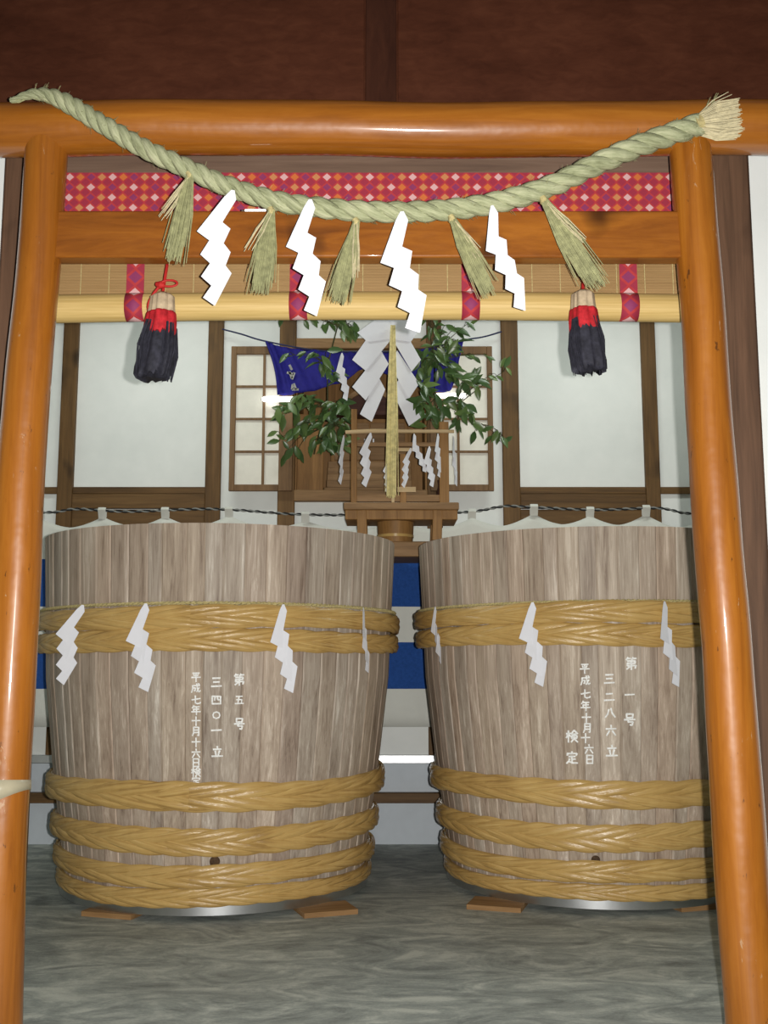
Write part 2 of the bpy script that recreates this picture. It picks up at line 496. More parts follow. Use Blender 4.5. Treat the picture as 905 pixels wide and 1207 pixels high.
struct('wall_side_1', MB().box(PLX[3], 2.9, YF + .08, YF + .16, 0, 2.87), 'plaster', 'white plaster wall beside the door post')
struct('wall_side_2', MB().box(-2.9, PLX[0], YF + .08, YF + .16, 0, 2.87), 'plaster', 'white plaster wall beside the door post')

# ================================================================== TORII GATE
YG = 3.0
gate = thing('torii_gate', (0, YG, 0), 'amber varnished log gate with round legs, top log and flat tie beam', 'gate')
zk = Z(151, YG); RK = .080


def wob(i, s): return .004 * math.sin(i * .37 + s) + .0012 * math.sin(i * .9 + 2 * s)


pts = [(-1.75 + 3.5 * i / 40, YG + wob(i, .4), zk + wob(i, 2) - .004 * (i / 40)) for i in range(41)]
MB().tube(pts, [RK * (1 + .008 * math.sin(i * .6)) for i in range(41)], 40).build('top_log', 'varnished_log_x', gate)
for xt, xb_, s, bow in ((-1.010, -1.045, 1.0, -.016), (.918, .990, 2.6, 0.0)):
    n = 40; pts, rr = [], []
    for i in range(n + 1):
        u_ = i / n; zz = (zk - .02) * u_
        pts.append((xb_ + (xt - xb_) * u_ + bow * math.sin(PI * u_) + wob(i, s) * .6, YG + wob(i, s + 1), zz))
        rr.append((.0745 - .0135 * u_) * (1 + .010 * math.sin(i * .5 + s) + .005 * math.sin(i * 1.3 + s)))
    MB().tube(pts, rr, 40).build('leg', 'varnished_log_z', gate)
zb0, zb1 = Z(303, YG - .025), Z(248, YG - .025)
MB().box(-1.0, .92, YG - .025, YG + .035, zb0, zb1).build('tie_beam', 'varnished_beam', gate, bevel=.006)
# pale tape around one leg
zt0 = Z(922, 2.94); m = MB(); seg = 40; b0 = []
for k in range(seg):
    a = 2 * PI * k / seg; r = .0765; cx_ = -1.054
    x_, y_ = cx_ + r * math.sin(a), YG - r * math.cos(a)
    zz_ = zt0 + .008 * math.cos(a); zlow = zz_ - .062 + .036 * math.sin(a)
    m.v += [Vector((x_, y_, zz_)), Vector((x_, y_, zlow))]
for k in range(seg):
    k2 = (k + 1) % seg
    m.f.append([2 * k + 1, 2 * k2 + 1, 2 * k2, 2 * k]); m.mi.append(0)
tb = m.build('tape_band', 'tape', gate); tb['label'] = 'pale tape wrapped around the leg'
sm = tb.modifiers.new('solid', 'SOLIDIFY'); sm.thickness = .003; sm.offset = 0

# ================================================================== VATS
def prof_r(z):
    pr = [(.0, .716), (.10, .720), (.3, .746), (.6, .790), (.95, .833), (1.3, .856), (1.68, .868)]
    for (z0, r0), (z1, r1) in zip(pr, pr[1:]):
        if z <= z1: return r0 + (r1 - r0) * (z - z0) / (z1 - z0)
    return pr[-1][1]


ZV0, ZV1 = .075, 1.665


def stave_mesh(h):
    zs = [ZV0, .14, .3, .6, 1.0, ZV1]; an = [-h, -h * .86, 0, h * .86, h]
    m = MB()
    for z in zs:
        r = prof_r(z)
        for i, a in enumerate(an):
            rr = r - (.0045 if i in (0, 4) else 0) + (.001 if i == 2 else 0)
            m.v.append(Vector((rr * math.sin(a), -rr * math.cos(a), z)))
        for a in (h, -h):
            m.v.append(Vector(((r - .05) * math.sin(a), -(r - .05) * math.cos(a), z)))
    for i in range(len(zs) - 1):
        for k in range(7):
            k2 = (k + 1) % 7
            m.f.append([i * 7 + k, i * 7 + k2, (i + 1) * 7 + k2, (i + 1) * 7 + k]); m.mi.append(0)
    e = (len(zs) - 1) * 7
    m.f.append([6, 5, 4, 3, 2, 1, 0]); m.mi.append(0); m.f.append([e + k for k in range(7)]); m.mi.append(0)
    return m.mesh('stave', 'vat_stave', smooth=True, angle=25)


WID = [.8, 1.0, 1.2, 1.4]
random.seed(11)
seq = [random.choice([0, 1, 1, 2, 2, 3]) for _ in range(62)]
unit = 2 * PI / sum(WID[i] for i in seq)
STAVES = [stave_mesh(unit * wv / 2) for wv in WID]


def hoop(parent, c, z, A, thick, ks, phase, n=7):
    A = A * 1.04; R = prof_r(z)
    m = MB(); NS = 48 * 6
    core = [(c[0] + (R + .008) * math.sin(2 * PI * i / 96), c[1] - (R + .008) * math.cos(2 * PI * i / 96), z + .005 * math.sin(3 * 2 * PI * i / 96 + phase)) for i in range(96)]
    fr = [Vector((math.sin(2 * PI * i / 96), -math.cos(2 * PI * i / 96), 0)) for i in range(96)]
    m.tube(core, 1.0, 10, closed=True, ell=(thick * .66, A * .84), frame=lambda i: fr[i], uvs=True, vrep=30)
    frs = [Vector((math.sin(2 * PI * i / NS), -math.cos(2 * PI * i / NS), 0)) for i in range(NS)]
    rnd = random.Random(phase)
    for s_ in range(n):
        pts = []; ph = 2 * PI * s_ / n + phase
        for i in range(NS):
            a = 2 * PI * i / NS; psi = ks * a + ph
            tri = math.asin(.97 * math.sin(psi)) / 1.325; zz = z + .60 * A * tri + .006 * math.sin(3 * a + phase) + .004 * math.sin(7 * a + ph)
            rr = R + thick * (.62 + .17 * math.sin(2 * psi))
            pts.append((c[0] + rr * math.sin(a), c[1] - rr * math.cos(a), zz))
        m.tube(pts, 1.0, 8, closed=True, ell=(thick * .26, A * .36), frame=lambda i: frs[i], uvs=True, vrep=30)
    return m.build('hoop', 'hoop_bamboo', parent, angle=60)


# brush strokes of the writing, on a 10 x 10 grid (x right, y down)
GL = {
    '一': ['1,5 9,4.6'],
    '二': ['2.5,3 7.5,2.7', '1,8 9,7.6'],
    '三': ['2,2 8,1.8', '2.6,5 7.4,4.8', '1,8.4 9,8'],
    '四': ['1.5,2 1.5,8.5', '1.5,2 8.5,2 8.5,8.5', '4,2 3.4,5.4', '6,2 6,4.6 7.5,5', '1.5,8.2 8.5,8.2'],
    '五': ['1.8,1.6 8.2,1.4', '4.8,1.6 3.6,8.4', '2.2,4.8 7.4,4.6 7,8.4', '.8,8.6 9.2,8.4'],
    '六': ['5,.8 5.2,2.6', '1,3.8 9,3.6', '3.8,5.2 1.6,9', '6,5.2 8.6,8.8'],
    '七': ['1,5 9,3.6', '4.4,1 4.4,7.6 6,8.6 9,8 9,7'],
    '八': ['4,2.4 3.2,6 1.2,8.8', '5.6,1.6 6.6,5.4 9,8.6'],
    '十': ['1,4.6 9,4.4', '5,.8 5,9.4'],
    '〇': ['5,1.8 7.6,2.8 8.4,5 7.6,7.2 5,8.2 2.4,7.2 1.6,5 2.4,2.8 5,1.8'],
    '立': ['5,.8 5.2,2.4', '1.8,3.2 8.2,3', '3.4,4.4 4,7.6', '6.8,4.2 5.8,7.8', '.8,8.6 9.2,8.4'],
    '号': ['2.8,1 2.8,3.8', '2.8,1 7.4,1 7.2,3.6 2.8,3.8', '1,5.2 9,5', '4.2,5.2 3.8,6.8 7.4,6.8 6.8,9.2 5.2,9'],
    '第': ['2.6,.6 1.2,2.4', '2.2,1.4 4.4,1.3', '6.4,.6 5.2,2.2', '6,1.4 8.6,1.3', '2,3.2 7.8,3.2 7.8,4.8', '2.2,4.9 7.8,4.8', '2.2,4.9 2,6.6 8.4,6.5 7.8,8.6', '5,3.2 5,9.6', '4.8,6.6 1.6,9.2'],
    '平': ['1.8,1.4 8.2,1.2', '3,2.6 3.6,4.2', '7,2.4 6.2,4', '.8,5.4 9.2,5.2', '5,1.4 5,9.6'],
    '成': ['1.8,2.8 8.6,2.6', '1.8,2.8 1.8,6 .8,9.2', '1.8,5 4.4,4.9 4.2,7.6 3.2,7.4', '5.6,.8 6.2,5 7.6,8.6 9.2,7.4', '8,4.4 5.6,8.6', '7.2,.8 8.2,1.8'],
    '年': ['3,.6 1.4,3.2', '2.6,2 8.2,1.8', '2.8,4.2 7.8,4', '2.8,4.2 2.8,6.4', '.8,6.6 9.2,6.4', '5.4,2 5.4,9.6'],
    '月': ['2.8,1.2 2.8,6.4 1.6,9.2', '2.8,1.2 7.6,1.2 7.6,9 6.4,8.6', '2.8,3.8 7.6,3.7', '2.8,6.2 7.6,6.1'],
    '日': ['2.4,1.4 2.4,9', '2.4,1.4 7.6,1.4 7.6,9', '2.4,5 7.6,4.9', '2.4,8.6 7.6,8.5'],
    '検': ['.8,3 4,2.8', '2.4,.8 2.4,9.4', '2.4,3.2 .8,6', '2.6,3.6 4,5', '6.6,.6 4.4,3.2', '6.6,.6 9.2,3', '5.2,3.4 8.2,3.3', '4.8,4.6 8.6,4.5 8.6,6.2 4.8,6.3 4.8,4.6', '6.6,3.4 6.4,6.6 4.4,9.2', '6.6,6.6 9.2,9.2'],
    '定': ['5,.6 5,1.8', '1.6,3.4 1.6,2 8.6,2 8.2,3.4', '2.8,4.2 7.4,4.1', '5,4.2 5,8.2', '5,6.2 7.6,6.1', '3.2,5.8 2.8,7.6 1,9.2', '2.8,7.6 4.8,8.8 9.2,9'],
}


def write(m, ch, c, px, py, hpx, wid=.9):
    """one brushed character, laid on the vat's curved face where px, py fall"""
    for st in GL[ch]:
        pts = [tuple(float(q) for q in p.split(',')) for p in st.split()]
        for (x0, y0), (x1, y1) in zip(pts, pts[1:]):
            L = math.hypot(x1 - x0, y1 - y0) or 1; nx, ny = -(y1 - y0) / L * wid / 2, (x1 - x0) / L * wid / 2
            ex, ey = (x1 - x0) / L * .25, (y1 - y0) / L * .25
            q = [(x0 - ex + nx, y0 - ey + ny), (x1 + ex + nx * .8, y1 + ey + ny * .8), (x1 + ex - nx * .8, y1 + ey - ny * .8), (x0 - ex - nx, y0 - ey - ny)]
            b = len(m.v)
            for gx, gy in q: m.v.append(on_vat(c, px + (gx - 5) * hpx / 10, py + (gy - 5) * hpx / 10, .0035))
            m.f.append([b, b + 1, b + 2, b + 3]); m.mi.append(0)


def on_vat(c, px, py, off=0.0):
    """point of the vat's front surface seen at a pixel"""
    d = P(px, py, 1.0) - Vector((0, 0, H)); o = Vector((0, 0, H)); t_ = 4.0
    r = .85
    for _ in range(8):
        ox, oy = o.x - c[0], o.y - c[1]
        A_ = d.x ** 2 + d.y ** 2; B_ = 2 * (ox * d.x + oy * d.y); C_ = ox * ox + oy * oy - (r + off) ** 2
        D_ = max(0, B_ * B_ - 4 * A_ * C_); t_ = (-B_ - math.sqrt(D_)) / (2 * A_)
        r = prof_r(min(max((o + d * t_).z, 0), 1.68))
    return o + d * t_


def make_vat(c, label, hoops, marks, rot, bung):
    v_ = thing('wooden_vat', (c[0], c[1], 0), label, 'vat', 'big wooden brewing vats')
    a = rot
    for i in seq:
        a += unit * WID[i] / 2
        inst('stave', STAVES[i], v_, Matrix.Rotation(a, 4, 'Z'))
        a += unit * WID[i] / 2
    for j, (y_, hp, th) in enumerate(hoops):
        z = 1.0
        for _ in range(4): z = Z(y_, c[1] - prof_r(max(z, 0)) - .03)
        A = hp * (c[1] - prof_r(z)) / F
        hoop(v_, c, z, A, th, 4 + j % 2, rot + j * 1.3)
    MB().lathe([(.70, .021), (.737, .021), (.737, .074), (.70, .074)], (c[0], c[1], 0), 96, cap=False).build('base_ring', 'steel', v_)
    MB().lathe([(.69, .06), (.69, .10)], (c[0], c[1], 0), 64).build('bottom_board', 'vat_stave', v_)
    MB().lathe([(.815, 1.40), (.815, 1.43)], (c[0], c[1], 0), 64).build('inner_lid', 'vat_stave', v_)
    p = on_vat(c, bung[0], bung[1], .002); nv_ = Vector((p.x - c[0], p.y - c[1], 0)).normalized()
    MB().tube([p - nv_ * .02, p + nv_ * .003, p + nv_ * .006], [bung[2], bung[2], bung[2] * .75], 20).build('bung', 'dark_bung', v_)['label'] = 'dark round wooden bung'
    for ch, px, py, hp in marks:
        m = MB(); write(m, ch, c, px, py, hp, 1.45)
        m.build('character', 'chalk', v_, smooth=False)
    return v_


CL, CR = (-.815, 5.37), (1.050, 5.48)
mk = [('第', 282, 801, 15), ('五', 282, 825, 12), ('号', 282, 853, 15),
      ('三', 255, 804, 15), ('四', 255, 825, 14), ('〇', 255, 843, 12), ('一', 255, 861, 15), ('立', 256, 886, 15)]
mk += [(ch, 231, y, 12.5) for ch, y in zip('平成七年十月十六日検定', (798, 811, 825, 837, 850, 862, 875, 888, 899, 910, 921))]
vat_a = make_vat(CL, 'big weathered wooden vat marked with the character for five, three writing columns', [(727, 13.5, .040), (755, 13.5, .040), (940, 16.5, .042), (992, 15, .040), (1033, 12.5, .040), (1060, 10, .034)], mk, .15, (253, 1015.5, .022))
mk = [('第', 744, 782, 16), ('一', 742, 819, 14), ('号', 742, 848, 16), ('三', 718, 800, 15), ('二', 718, 821, 15), ('八', 719, 840, 15), ('六', 720, 861, 15), ('立', 721, 885, 16),
      ('検', 674, 868, 16), ('定', 674, 893, 16)]
mk += [(ch, x_, y, 13) for ch, x_, y in zip('平成七年十月十六日', (689, 690, 690, 690, 691, 692, 690, 694, 695), (788, 802, 818, 832, 846, 858, 870, 883, 895))]
vat_b = make_vat(CR, 'big weathered wooden vat marked with the character for one, four writing columns', [(722, 12.5, .040), (748, 13, .040), (936, 15.5, .042), (988, 15, .040), (1029, 12, .040), (1055, 8.5, .032)], mk, 1.9, (702, 1013.5, .019))

# wedges under the vats
for i, (px, py, rz, lab) in enumerate(((130, 1081, .30, 'flat wooden wedge under the vat marked five, beside the tape-banded gate leg'), (386, 1079, -.35, 'flat wooden wedge under the vat marked five, beside the gap between vats'),
                                       (585, 1073, .30, 'flat wooden wedge under the vat marked one, beside the gap between vats'), (826, 1072, -.3, 'flat wooden wedge under the vat marked one, beside the untaped gate leg'))):
    d = P(px, py, 1.0) - Vector((0, 0, H)); tt = -H / d.z; p = Vector((0, 0, H)) + d * tt
    m = MB().box(-.12, .12, -.05, .13, 0, .021)
    me = m.mesh('wooden_wedge', 'wedge_wood'); o = bpy.data.objects.new('wooden_wedge', me); col.objects.link(o)
    o.location = (p.x, p.y + .03, 0); o.rotation_euler = (0, 0, -rz); tag(o, lab, 'wedge', 'wedges under the vats')


# ================================================================== ROPES AND PAPER STREAMERS
def twisted(path, rad, pitch, n=3, fill=.56, seg=10):
    """n strands wound round a path; rad = rope radius per point"""
    path = [Vector(p) for p in path]; N = len(path)
    out = [[] for _ in range(n)]; rr = []; prev = Vector((0, 0, 1)); s_ = 0; ph = 0
    for i, p in enumerate(path):
        a, b = path[max(0, i - 1)], path[min(N - 1, i + 1)]
        d = (b - a).normalized(); r = (prev - d * prev.dot(d)).normalized(); prev = r; q = d.cross(r)
        if i: ph += 2 * PI * (p - path[i - 1]).length / (pitch(i / N) if callable(pitch) else pitch)
        R = rad[i]; rr.append(R * fill)
        for k in range(n):
            t_ = ph + 2 * PI * k / n
            out[k].append(p + (r * math.cos(t_) + q * math.sin(t_)) * R * (1 - fill) * 1.02)
    return out, rr


def spline(ctrl, n):
    """Catmull-Rom through control points"""
    c = [Vector(p) for p in ctrl]; c = [c[0] * 2 - c[1]] + c + [c[-1] * 2 - c[-2]]
    res = []; m_ = len(c) - 3
    for i in range(n + 1):
        u_ = i / n * m_; k = min(int(u_), m_ - 1); t_ = u_ - k
        p0, p1, p2, p3 = c[k:k + 4]
        res.append(.5 * ((2 * p1) + (-p0 + p2) * t_ + (2 * p0 - 5 * p1 + 4 * p2 - p3) * t_ ** 2 + (-p0 + 3 * p1 - 3 * p2 + p3) * t_ ** 3))
    return res


YR = 2.885
cp = [(12, 119), (40, 111), (70, 117), (120, 146), (170, 175), (220, 198), (270, 220), (330, 238), (400, 247), (470, 250), (540, 246), (600, 235), (650, 219), (700, 195), (750, 173), (800, 155), (823, 147)]
path = spline([P(a, b, YR) for a, b in cp], 520)
N = len(path)
rad = []
for i in range(N):
    u_ = i / (N - 1)
    r_ = .007 + .021 * min(1, u_ / .14) if u_ < .14 else .028 + .0065 * (u_ - .14) / .86
    rad.append(r_)
rope = thing('sacred_rope', P(452, 250, YR), 'thick twisted greenish straw rope slung across the top of the gate', 'rope')
outs, rr = twisted(path, rad, lambda u_: .085 + .085 * min(1, u_ * 2), 3, .56)
for k in range(3):
    MB().tube(outs[k], rr, 10, uvs=True, vrep=60).build('strand', 'rope_straw', rope, angle=80)


m = MB(); rnd = random.Random(77)
for i in range(700):
    k = rnd.randrange(3); j = rnd.randrange(30, N - 3); p = outs[k][j]; c0 = path[j]
    n_ = (p - c0).normalized(); tdir = (outs[k][j + 2] - p).normalized()
    p0 = p + n_ * rr[j] * .8; L_ = rnd.uniform(.010, .030)
    d_ = (tdir + n_ * rnd.uniform(.15, .7) + Vector((rnd.uniform(-.3, .3), rnd.uniform(-.3, .1), rnd.uniform(-.3, .3)))).normalized()
    m.tube([p0, p0 + tdir * L_ * .5 + n_ * .001, p0 + d_ * L_], [.0009, .0008, .0004], 3, caps=False)
m.build('stray_fibres', 'straw_green', rope)['kind'] = 'stuff'


def straws(parent, name, mat, top, tip, n, spread0, spread1, seed, rs=.0016, stray=.15, jit=.12, ysp=.5, bend=0.0):
    """a bound bunch of straws from top to tip"""
    rnd = random.Random(seed); top, tip = Vector(top), Vector(tip); L = (tip - top).length; d = (tip - top).normalized()
    side = d.cross(Vector((0, 1, 0))).normalized(); m = MB()
    for i in range(n):
        a, b = rnd.uniform(-1, 1), rnd.uniform(-1, 1)
        wide = 1 + (rnd.random() < stray) * rnd.uniform(.3, 1.2)
        l_ = 1 - rnd.random() * jit - (rnd.random() < .2) * rnd.uniform(0, .35)
        p0 = top + side * a * spread0 + Vector((0, b * spread0, 0))
        p2 = top + d * L * l_ + side * a * spread1 * wide + Vector((0, b * spread1 * ysp, 0))
        p1 = p0.lerp(p2, .5) + side * (a * spread1 * .25 + bend) + Vector((0, 0, rnd.uniform(-.004, .004)))
        m.tube([p0, p1, p2], [rs, rs * 1.1, rs * .6], 4, caps=False)
    o = m.build(name, mat, parent, angle=80); return o


for (tx, ty, bx, by, sp, sd) in ((224, 207, 203, 312, .022, 1), (320, 249, 306, 348, .024, 2), (420, 262, 397, 360, .022, 3), (533, 258, 578, 350, .021, 4), (641, 236, 706, 342, .026, 5)):
    y_ = YR - .012
    ts = straws(rope, 'straw_tassel', 'straw_green', P(tx, ty, y_), P(bx, by, y_), 140, .008, sp, sd, jit=.25, stray=.22)
    MB().tube([P(tx - 2, ty - 4, y_), P(tx, ty, y_), P(tx - 1, ty + 4, y_)], [.009, .0115, .009], 10).build('binding', 'cord_straw', ts)
for (tx, ty, bx, by, n_, sd) in ((222, 210, 187, 258, 12, 51), (318, 252, 288, 302, 7, 52), (419, 264, 419, 330, 8, 53), (535, 262, 566, 304, 7, 54), (645, 240, 692, 286, 12, 55)):
    straws(rope, 'loose_straws', 'straw_tuft', P(tx, ty, YR - .016), P(bx, by, YR - .022), n_, .005, .011, sd, .0016, .1, .2)
# cut end of the rope
pe, pt = P(822, 147, YR), P(870, 141, YR)
tuft = straws(rope, 'end_tuft', 'straw_tuft', pe, pt, 340, .022, .050, 9, .0018, .03, .08, .8)
MB().tube([P(818, 149, YR), P(826, 146, YR)], [.032, .029], 16).build('binding', 'cord_straw', tuft)
straws(rope, 'loose_straw', 'straw_green', P(835, 130, YR - .01), P(846, 108, YR - .01), 4, .006, .012, 10, .0014)
straws(rope, 'tail_tip', 'straw_green', P(30, 114, YR), P(12, 119, YR), 26, .007, .007, 12, .0016)

SH = [[(470, 95), (490, 97), (500, 155), (425, 295), (380, 440), (275, 365), (430, 140)],
      [(415, 290), (470, 340), (430, 430), (385, 580), (290, 490)],
      [(428, 420), (470, 475), (440, 565), (395, 715), (300, 630)],
      [(440, 555), (478, 605), (382, 803), (310, 750)]]


def streamer(top, h, rot, yaw, label, group, mat='white_paper', squash=1.0, mirror=False, seed=0, step=.006, tilt=7):
    """folded zigzag paper hanging from its top point; yaw turns its face about the vertical"""
    rnd = random.Random(seed); top = Vector(top)
    R_ = Vector((math.cos(yaw), math.sin(yaw), 0)); N_ = Vector((math.sin(yaw), -math.cos(yaw), 0)); U_ = Vector((0, 0, 1))
    ca, sa = math.cos(math.radians(rot)), math.sin(math.radians(rot)); m = MB()
    for j, poly in enumerate(SH):
        q = []
        cx_ = sum(p[0] for p in poly) / len(poly); ti = math.radians((tilt if j % 2 else -tilt) + rnd.uniform(-3, 3))
        for px, py in poly:
            u_ = (px - 482) / 708 * h * squash; v_ = -(py - 95) / 708 * h
            dep = -j * step + (px - cx_) / 708 * h * math.tan(ti) * .8
            if mirror: u_ = -u_
            u2, v2 = u_ * ca - v_ * sa, u_ * sa + v_ * ca
            q.append(top + R_ * u2 + U_ * v2 + N_ * (dep + .004))
        if mirror: q.reverse()
        q.reverse()
        m.prism(q, -N_ * .0012)
    o = m.build('paper_streamer', mat, None, origin=top, smooth=False)
    return tag(o, label, 'paper streamer', group)


g1 = 'paper streamers on the thick straw rope'
yp_ = YR - .042
streamer(P(275, 224, yp_), .335, 0, 0, 'white zigzag paper streamer on the thick rope, near the red-bowed dark tassel', g1, seed=1)
streamer(P(366, 235, yp_), .335, 11, 0, 'white zigzag paper streamer on the thick rope, second from the red-bowed tassel', g1, seed=2, squash=.95)
streamer(P(474, 249, yp_), .350, 16, 0, 'white zigzag paper streamer at the lowest middle of the thick rope', g1, seed=3)
streamer(P(580, 242, yp_), .315, 23, 0, 'white zigzag paper streamer on the thick rope, nearest its cut tufted end', g1, seed=4, squash=.8)


def vat_cord(c, z0, label):
    Rr = prof_r(z0) + .012; n = 200; m = MB()
    for s_ in range(2):
        pts = []
        for i in range(n * 3):
            a = 2 * PI * i / (n * 3); ph = a * 120 + s_ * PI
            r = Rr + .004 * math.cos(ph); zz = z0 + .004 * math.sin(ph) + .004 * math.sin(2 * a + 1)
            pts.append((c[0] + r * math.sin(a), c[1] - r * math.cos(a), zz))
        m.tube(pts, .0052, 5, closed=True)
    o = m.build('thin_straw_rope', 'cord_straw', None, origin=(c[0], c[1], z0)); tag(o, label, 'rope', 'thin ropes around the vats')


ZC = Z(711.5, CL[1] - .88)
vat_cord(CL, ZC, 'thin straw rope tied around the vat marked five, above its top hoops')
vat_cord(CR, Z(709, CR[1] - .88), 'thin straw rope tied around the vat marked one, above its top hoops')


def vat_streamer(c, px, zc, h, rot, label, dyaw=0.0, seed=0, squash=1.0, mirror=False):
    Rr = prof_r(zc) + .066
    best = min((abs(proj((c[0] + Rr * math.sin(a), c[1] - Rr * math.cos(a), zc))[0] - px), a) for a in [i * PI / 1200 - PI / 2 for i in range(1201)])
    a = best[1]
    return streamer((c[0] + Rr * math.sin(a), c[1] - Rr * math.cos(a), zc), h, rot, a + dyaw, label, 'paper streamers on the vats', seed=seed, squash=squash, mirror=mirror, step=.003)


vat_streamer(CL, 98, ZC, .345, -3, 'white paper streamer on the vat marked five, beside the tape-banded gate leg', .75, 1)
vat_streamer(CL, 172, ZC, .365, 11, 'white paper streamer on the vat marked five, beside its long date column', .2, 2)
vat_streamer(CL, 334, ZC, .375, 14, 'white paper streamer on the vat marked five, just past its figure-five column', -.2, 3, .85)
vat_streamer(CL, 428, ZC, .30, 20, 'white paper streamer seen edge-on, on the vat marked five beside the gap', .25, 4, .8)
vat_streamer(CR, 513, Z(709, CR[1] - .88), .27, 15, 'white paper streamer seen edge-on, on the vat marked one beside the gap', -.1, 5, .8)
vat_streamer(CR, 628, Z(709, CR[1] - .88), .365, 13, 'white paper streamer on the vat marked one, beside its inspection-mark column', .1, 6, .9)
vat_streamer(CR, 783, Z(709, CR[1] - .88), .37, 17, 'bluish shaded paper streamer on the vat marked one, past its figure-one column', .30, 7, .8)

# ================================================================== BAMBOO BLIND WITH BROCADE BORDERS, TASSELS
YB = YF - .012
blind = thing('bamboo_blind', (0, YB, Z(378, YB)), 'rolled-up bamboo blind with red brocade borders behind the tie beam', 'blind')
zbt, zbm = ZL + .004, Z(352, YB)
m = MB(); x0, x1 = -1.098, 1.053
nz = 110
for i in range(nz):
    z_ = zbm - .03 + (zbt - zbm + .03) * i / nz
    m.box(x0, x1, YB - .002, YB + .003, z_, z_ + (zbt - zbm + .03) / nz * .82)
m.build('slats', 'blind_bamboo', blind, smooth=False)['kind'] = 'stuff'
m = MB()
for i in range(24):
    x_ = x0 + (x1 - x0) * (i + .5) / 24
    m.box(x_ - .001, x_ + .001, YB - .0035, YB - .001, zbm - .02, zbt)
m.build('binding_threads', 'cord_straw', blind, smooth=False)['kind'] = 'stuff'


def band(m, x0, x1, y, z0, z1, cell, uo=0.0):
    b = len(m.v); m.v += [Vector((x0, y, z0)), Vector((x1, y, z0)), Vector((x1, y, z1)), Vector((x0, y, z1))]
    m.uv[len(m.f)] = [(uo, 0), (uo + (x1 - x0) / cell, 0), (uo + (x1 - x0) / cell, (z1 - z0) / cell), (uo, (z1 - z0) / cell)]
    m.f.append([b, b + 1, b + 2, b + 3]); m.mi.append(0)
    b = len(m.v); m.v += [p + Vector((0, .003, 0)) for p in m.v[-4:]]
    for q in ((b + 3, b + 2, b + 1, b), (b - 4, b, b + 1, b - 3), (b - 3, b + 1, b + 2, b - 2), (b - 2, b + 2, b + 3, b - 1), (b - 1, b + 3, b, b - 4)): m.f.append(list(q)); m.mi.append(0)


cell = .0345
m = MB(); band(m, x0, x1, YB - .007, zbt - .136, zbt, cell)
m.build('top_border', 'brocade', blind, smooth=False)['label'] = 'red brocade border woven with small flowers'
Rr = .044; YRo = YB - .034
zr = Z(364, YRo)


def roll_c(x_): return Vector((x_, YRo, zr + .010 * (1 - (x_ / 1.0) ** 2)))


m = MB(); nx = 40
for i in range(nx + 1):
    x_ = x0 + (x1 - x0) * i / nx; c = roll_c(x_)
    for k in range(64):
        a = 2 * PI * k / 64; r = Rr * (1 + .012 * (k % 2))
        m.v.append(c + Vector((0, -r * math.cos(a) * .92, r * math.sin(a))))
for i in range(nx):
    for k in range(64):
        k2 = (k + 1) % 64
        m.f.append([i * 64 + k, i * 64 + k2, (i + 1) * 64 + k2, (i + 1) * 64 + k]); m.mi.append(0)
m.f.append(list(range(64))[::-1]); m.f.append([nx * 64 + k for k in range(64)]); m.mi += [0, 0]
m.build('roll', 'blind_roll', blind)
for px in (160, 352, 554, 740):
    xc_ = X(px, 330, YB); hw = .028
    m = MB(); band(m, xc_ - hw, xc_ + hw, YB - .007, zr + .03, zbt - .136, .056)
    o = m.build('brocade_strip', 'brocade', blind, smooth=False)
    m = MB(); xr = X(px + (px - 452) * .012, 364, YRo - .04)
    ks = 24
    for k in range(ks + 1):
        a = -PI * .55 + PI * 1.1 * k / ks; r = Rr * 1.03
        for sx in (-1, 1):
            c = roll_c(xr + sx * hw); m.v.append(c + Vector((0, -r * math.cos(a) * .92 - .001, r * math.sin(a))))
    for k in range(ks):
        m.uv[len(m.f)] = [(0, .3 + k * .11), (1, .3 + k * .11), (1, .3 + (k + 1) * .11), (0, .3 + (k + 1) * .11)]
        m.f.append([2 * k, 2 * k + 1, 2 * k + 3, 2 * k + 2]); m.mi.append(0)
    o2 = m.build('brocade_strip', 'brocade', blind); s_ = o2.modifiers.new('s', 'SOLIDIFY'); s_.thickness = .002


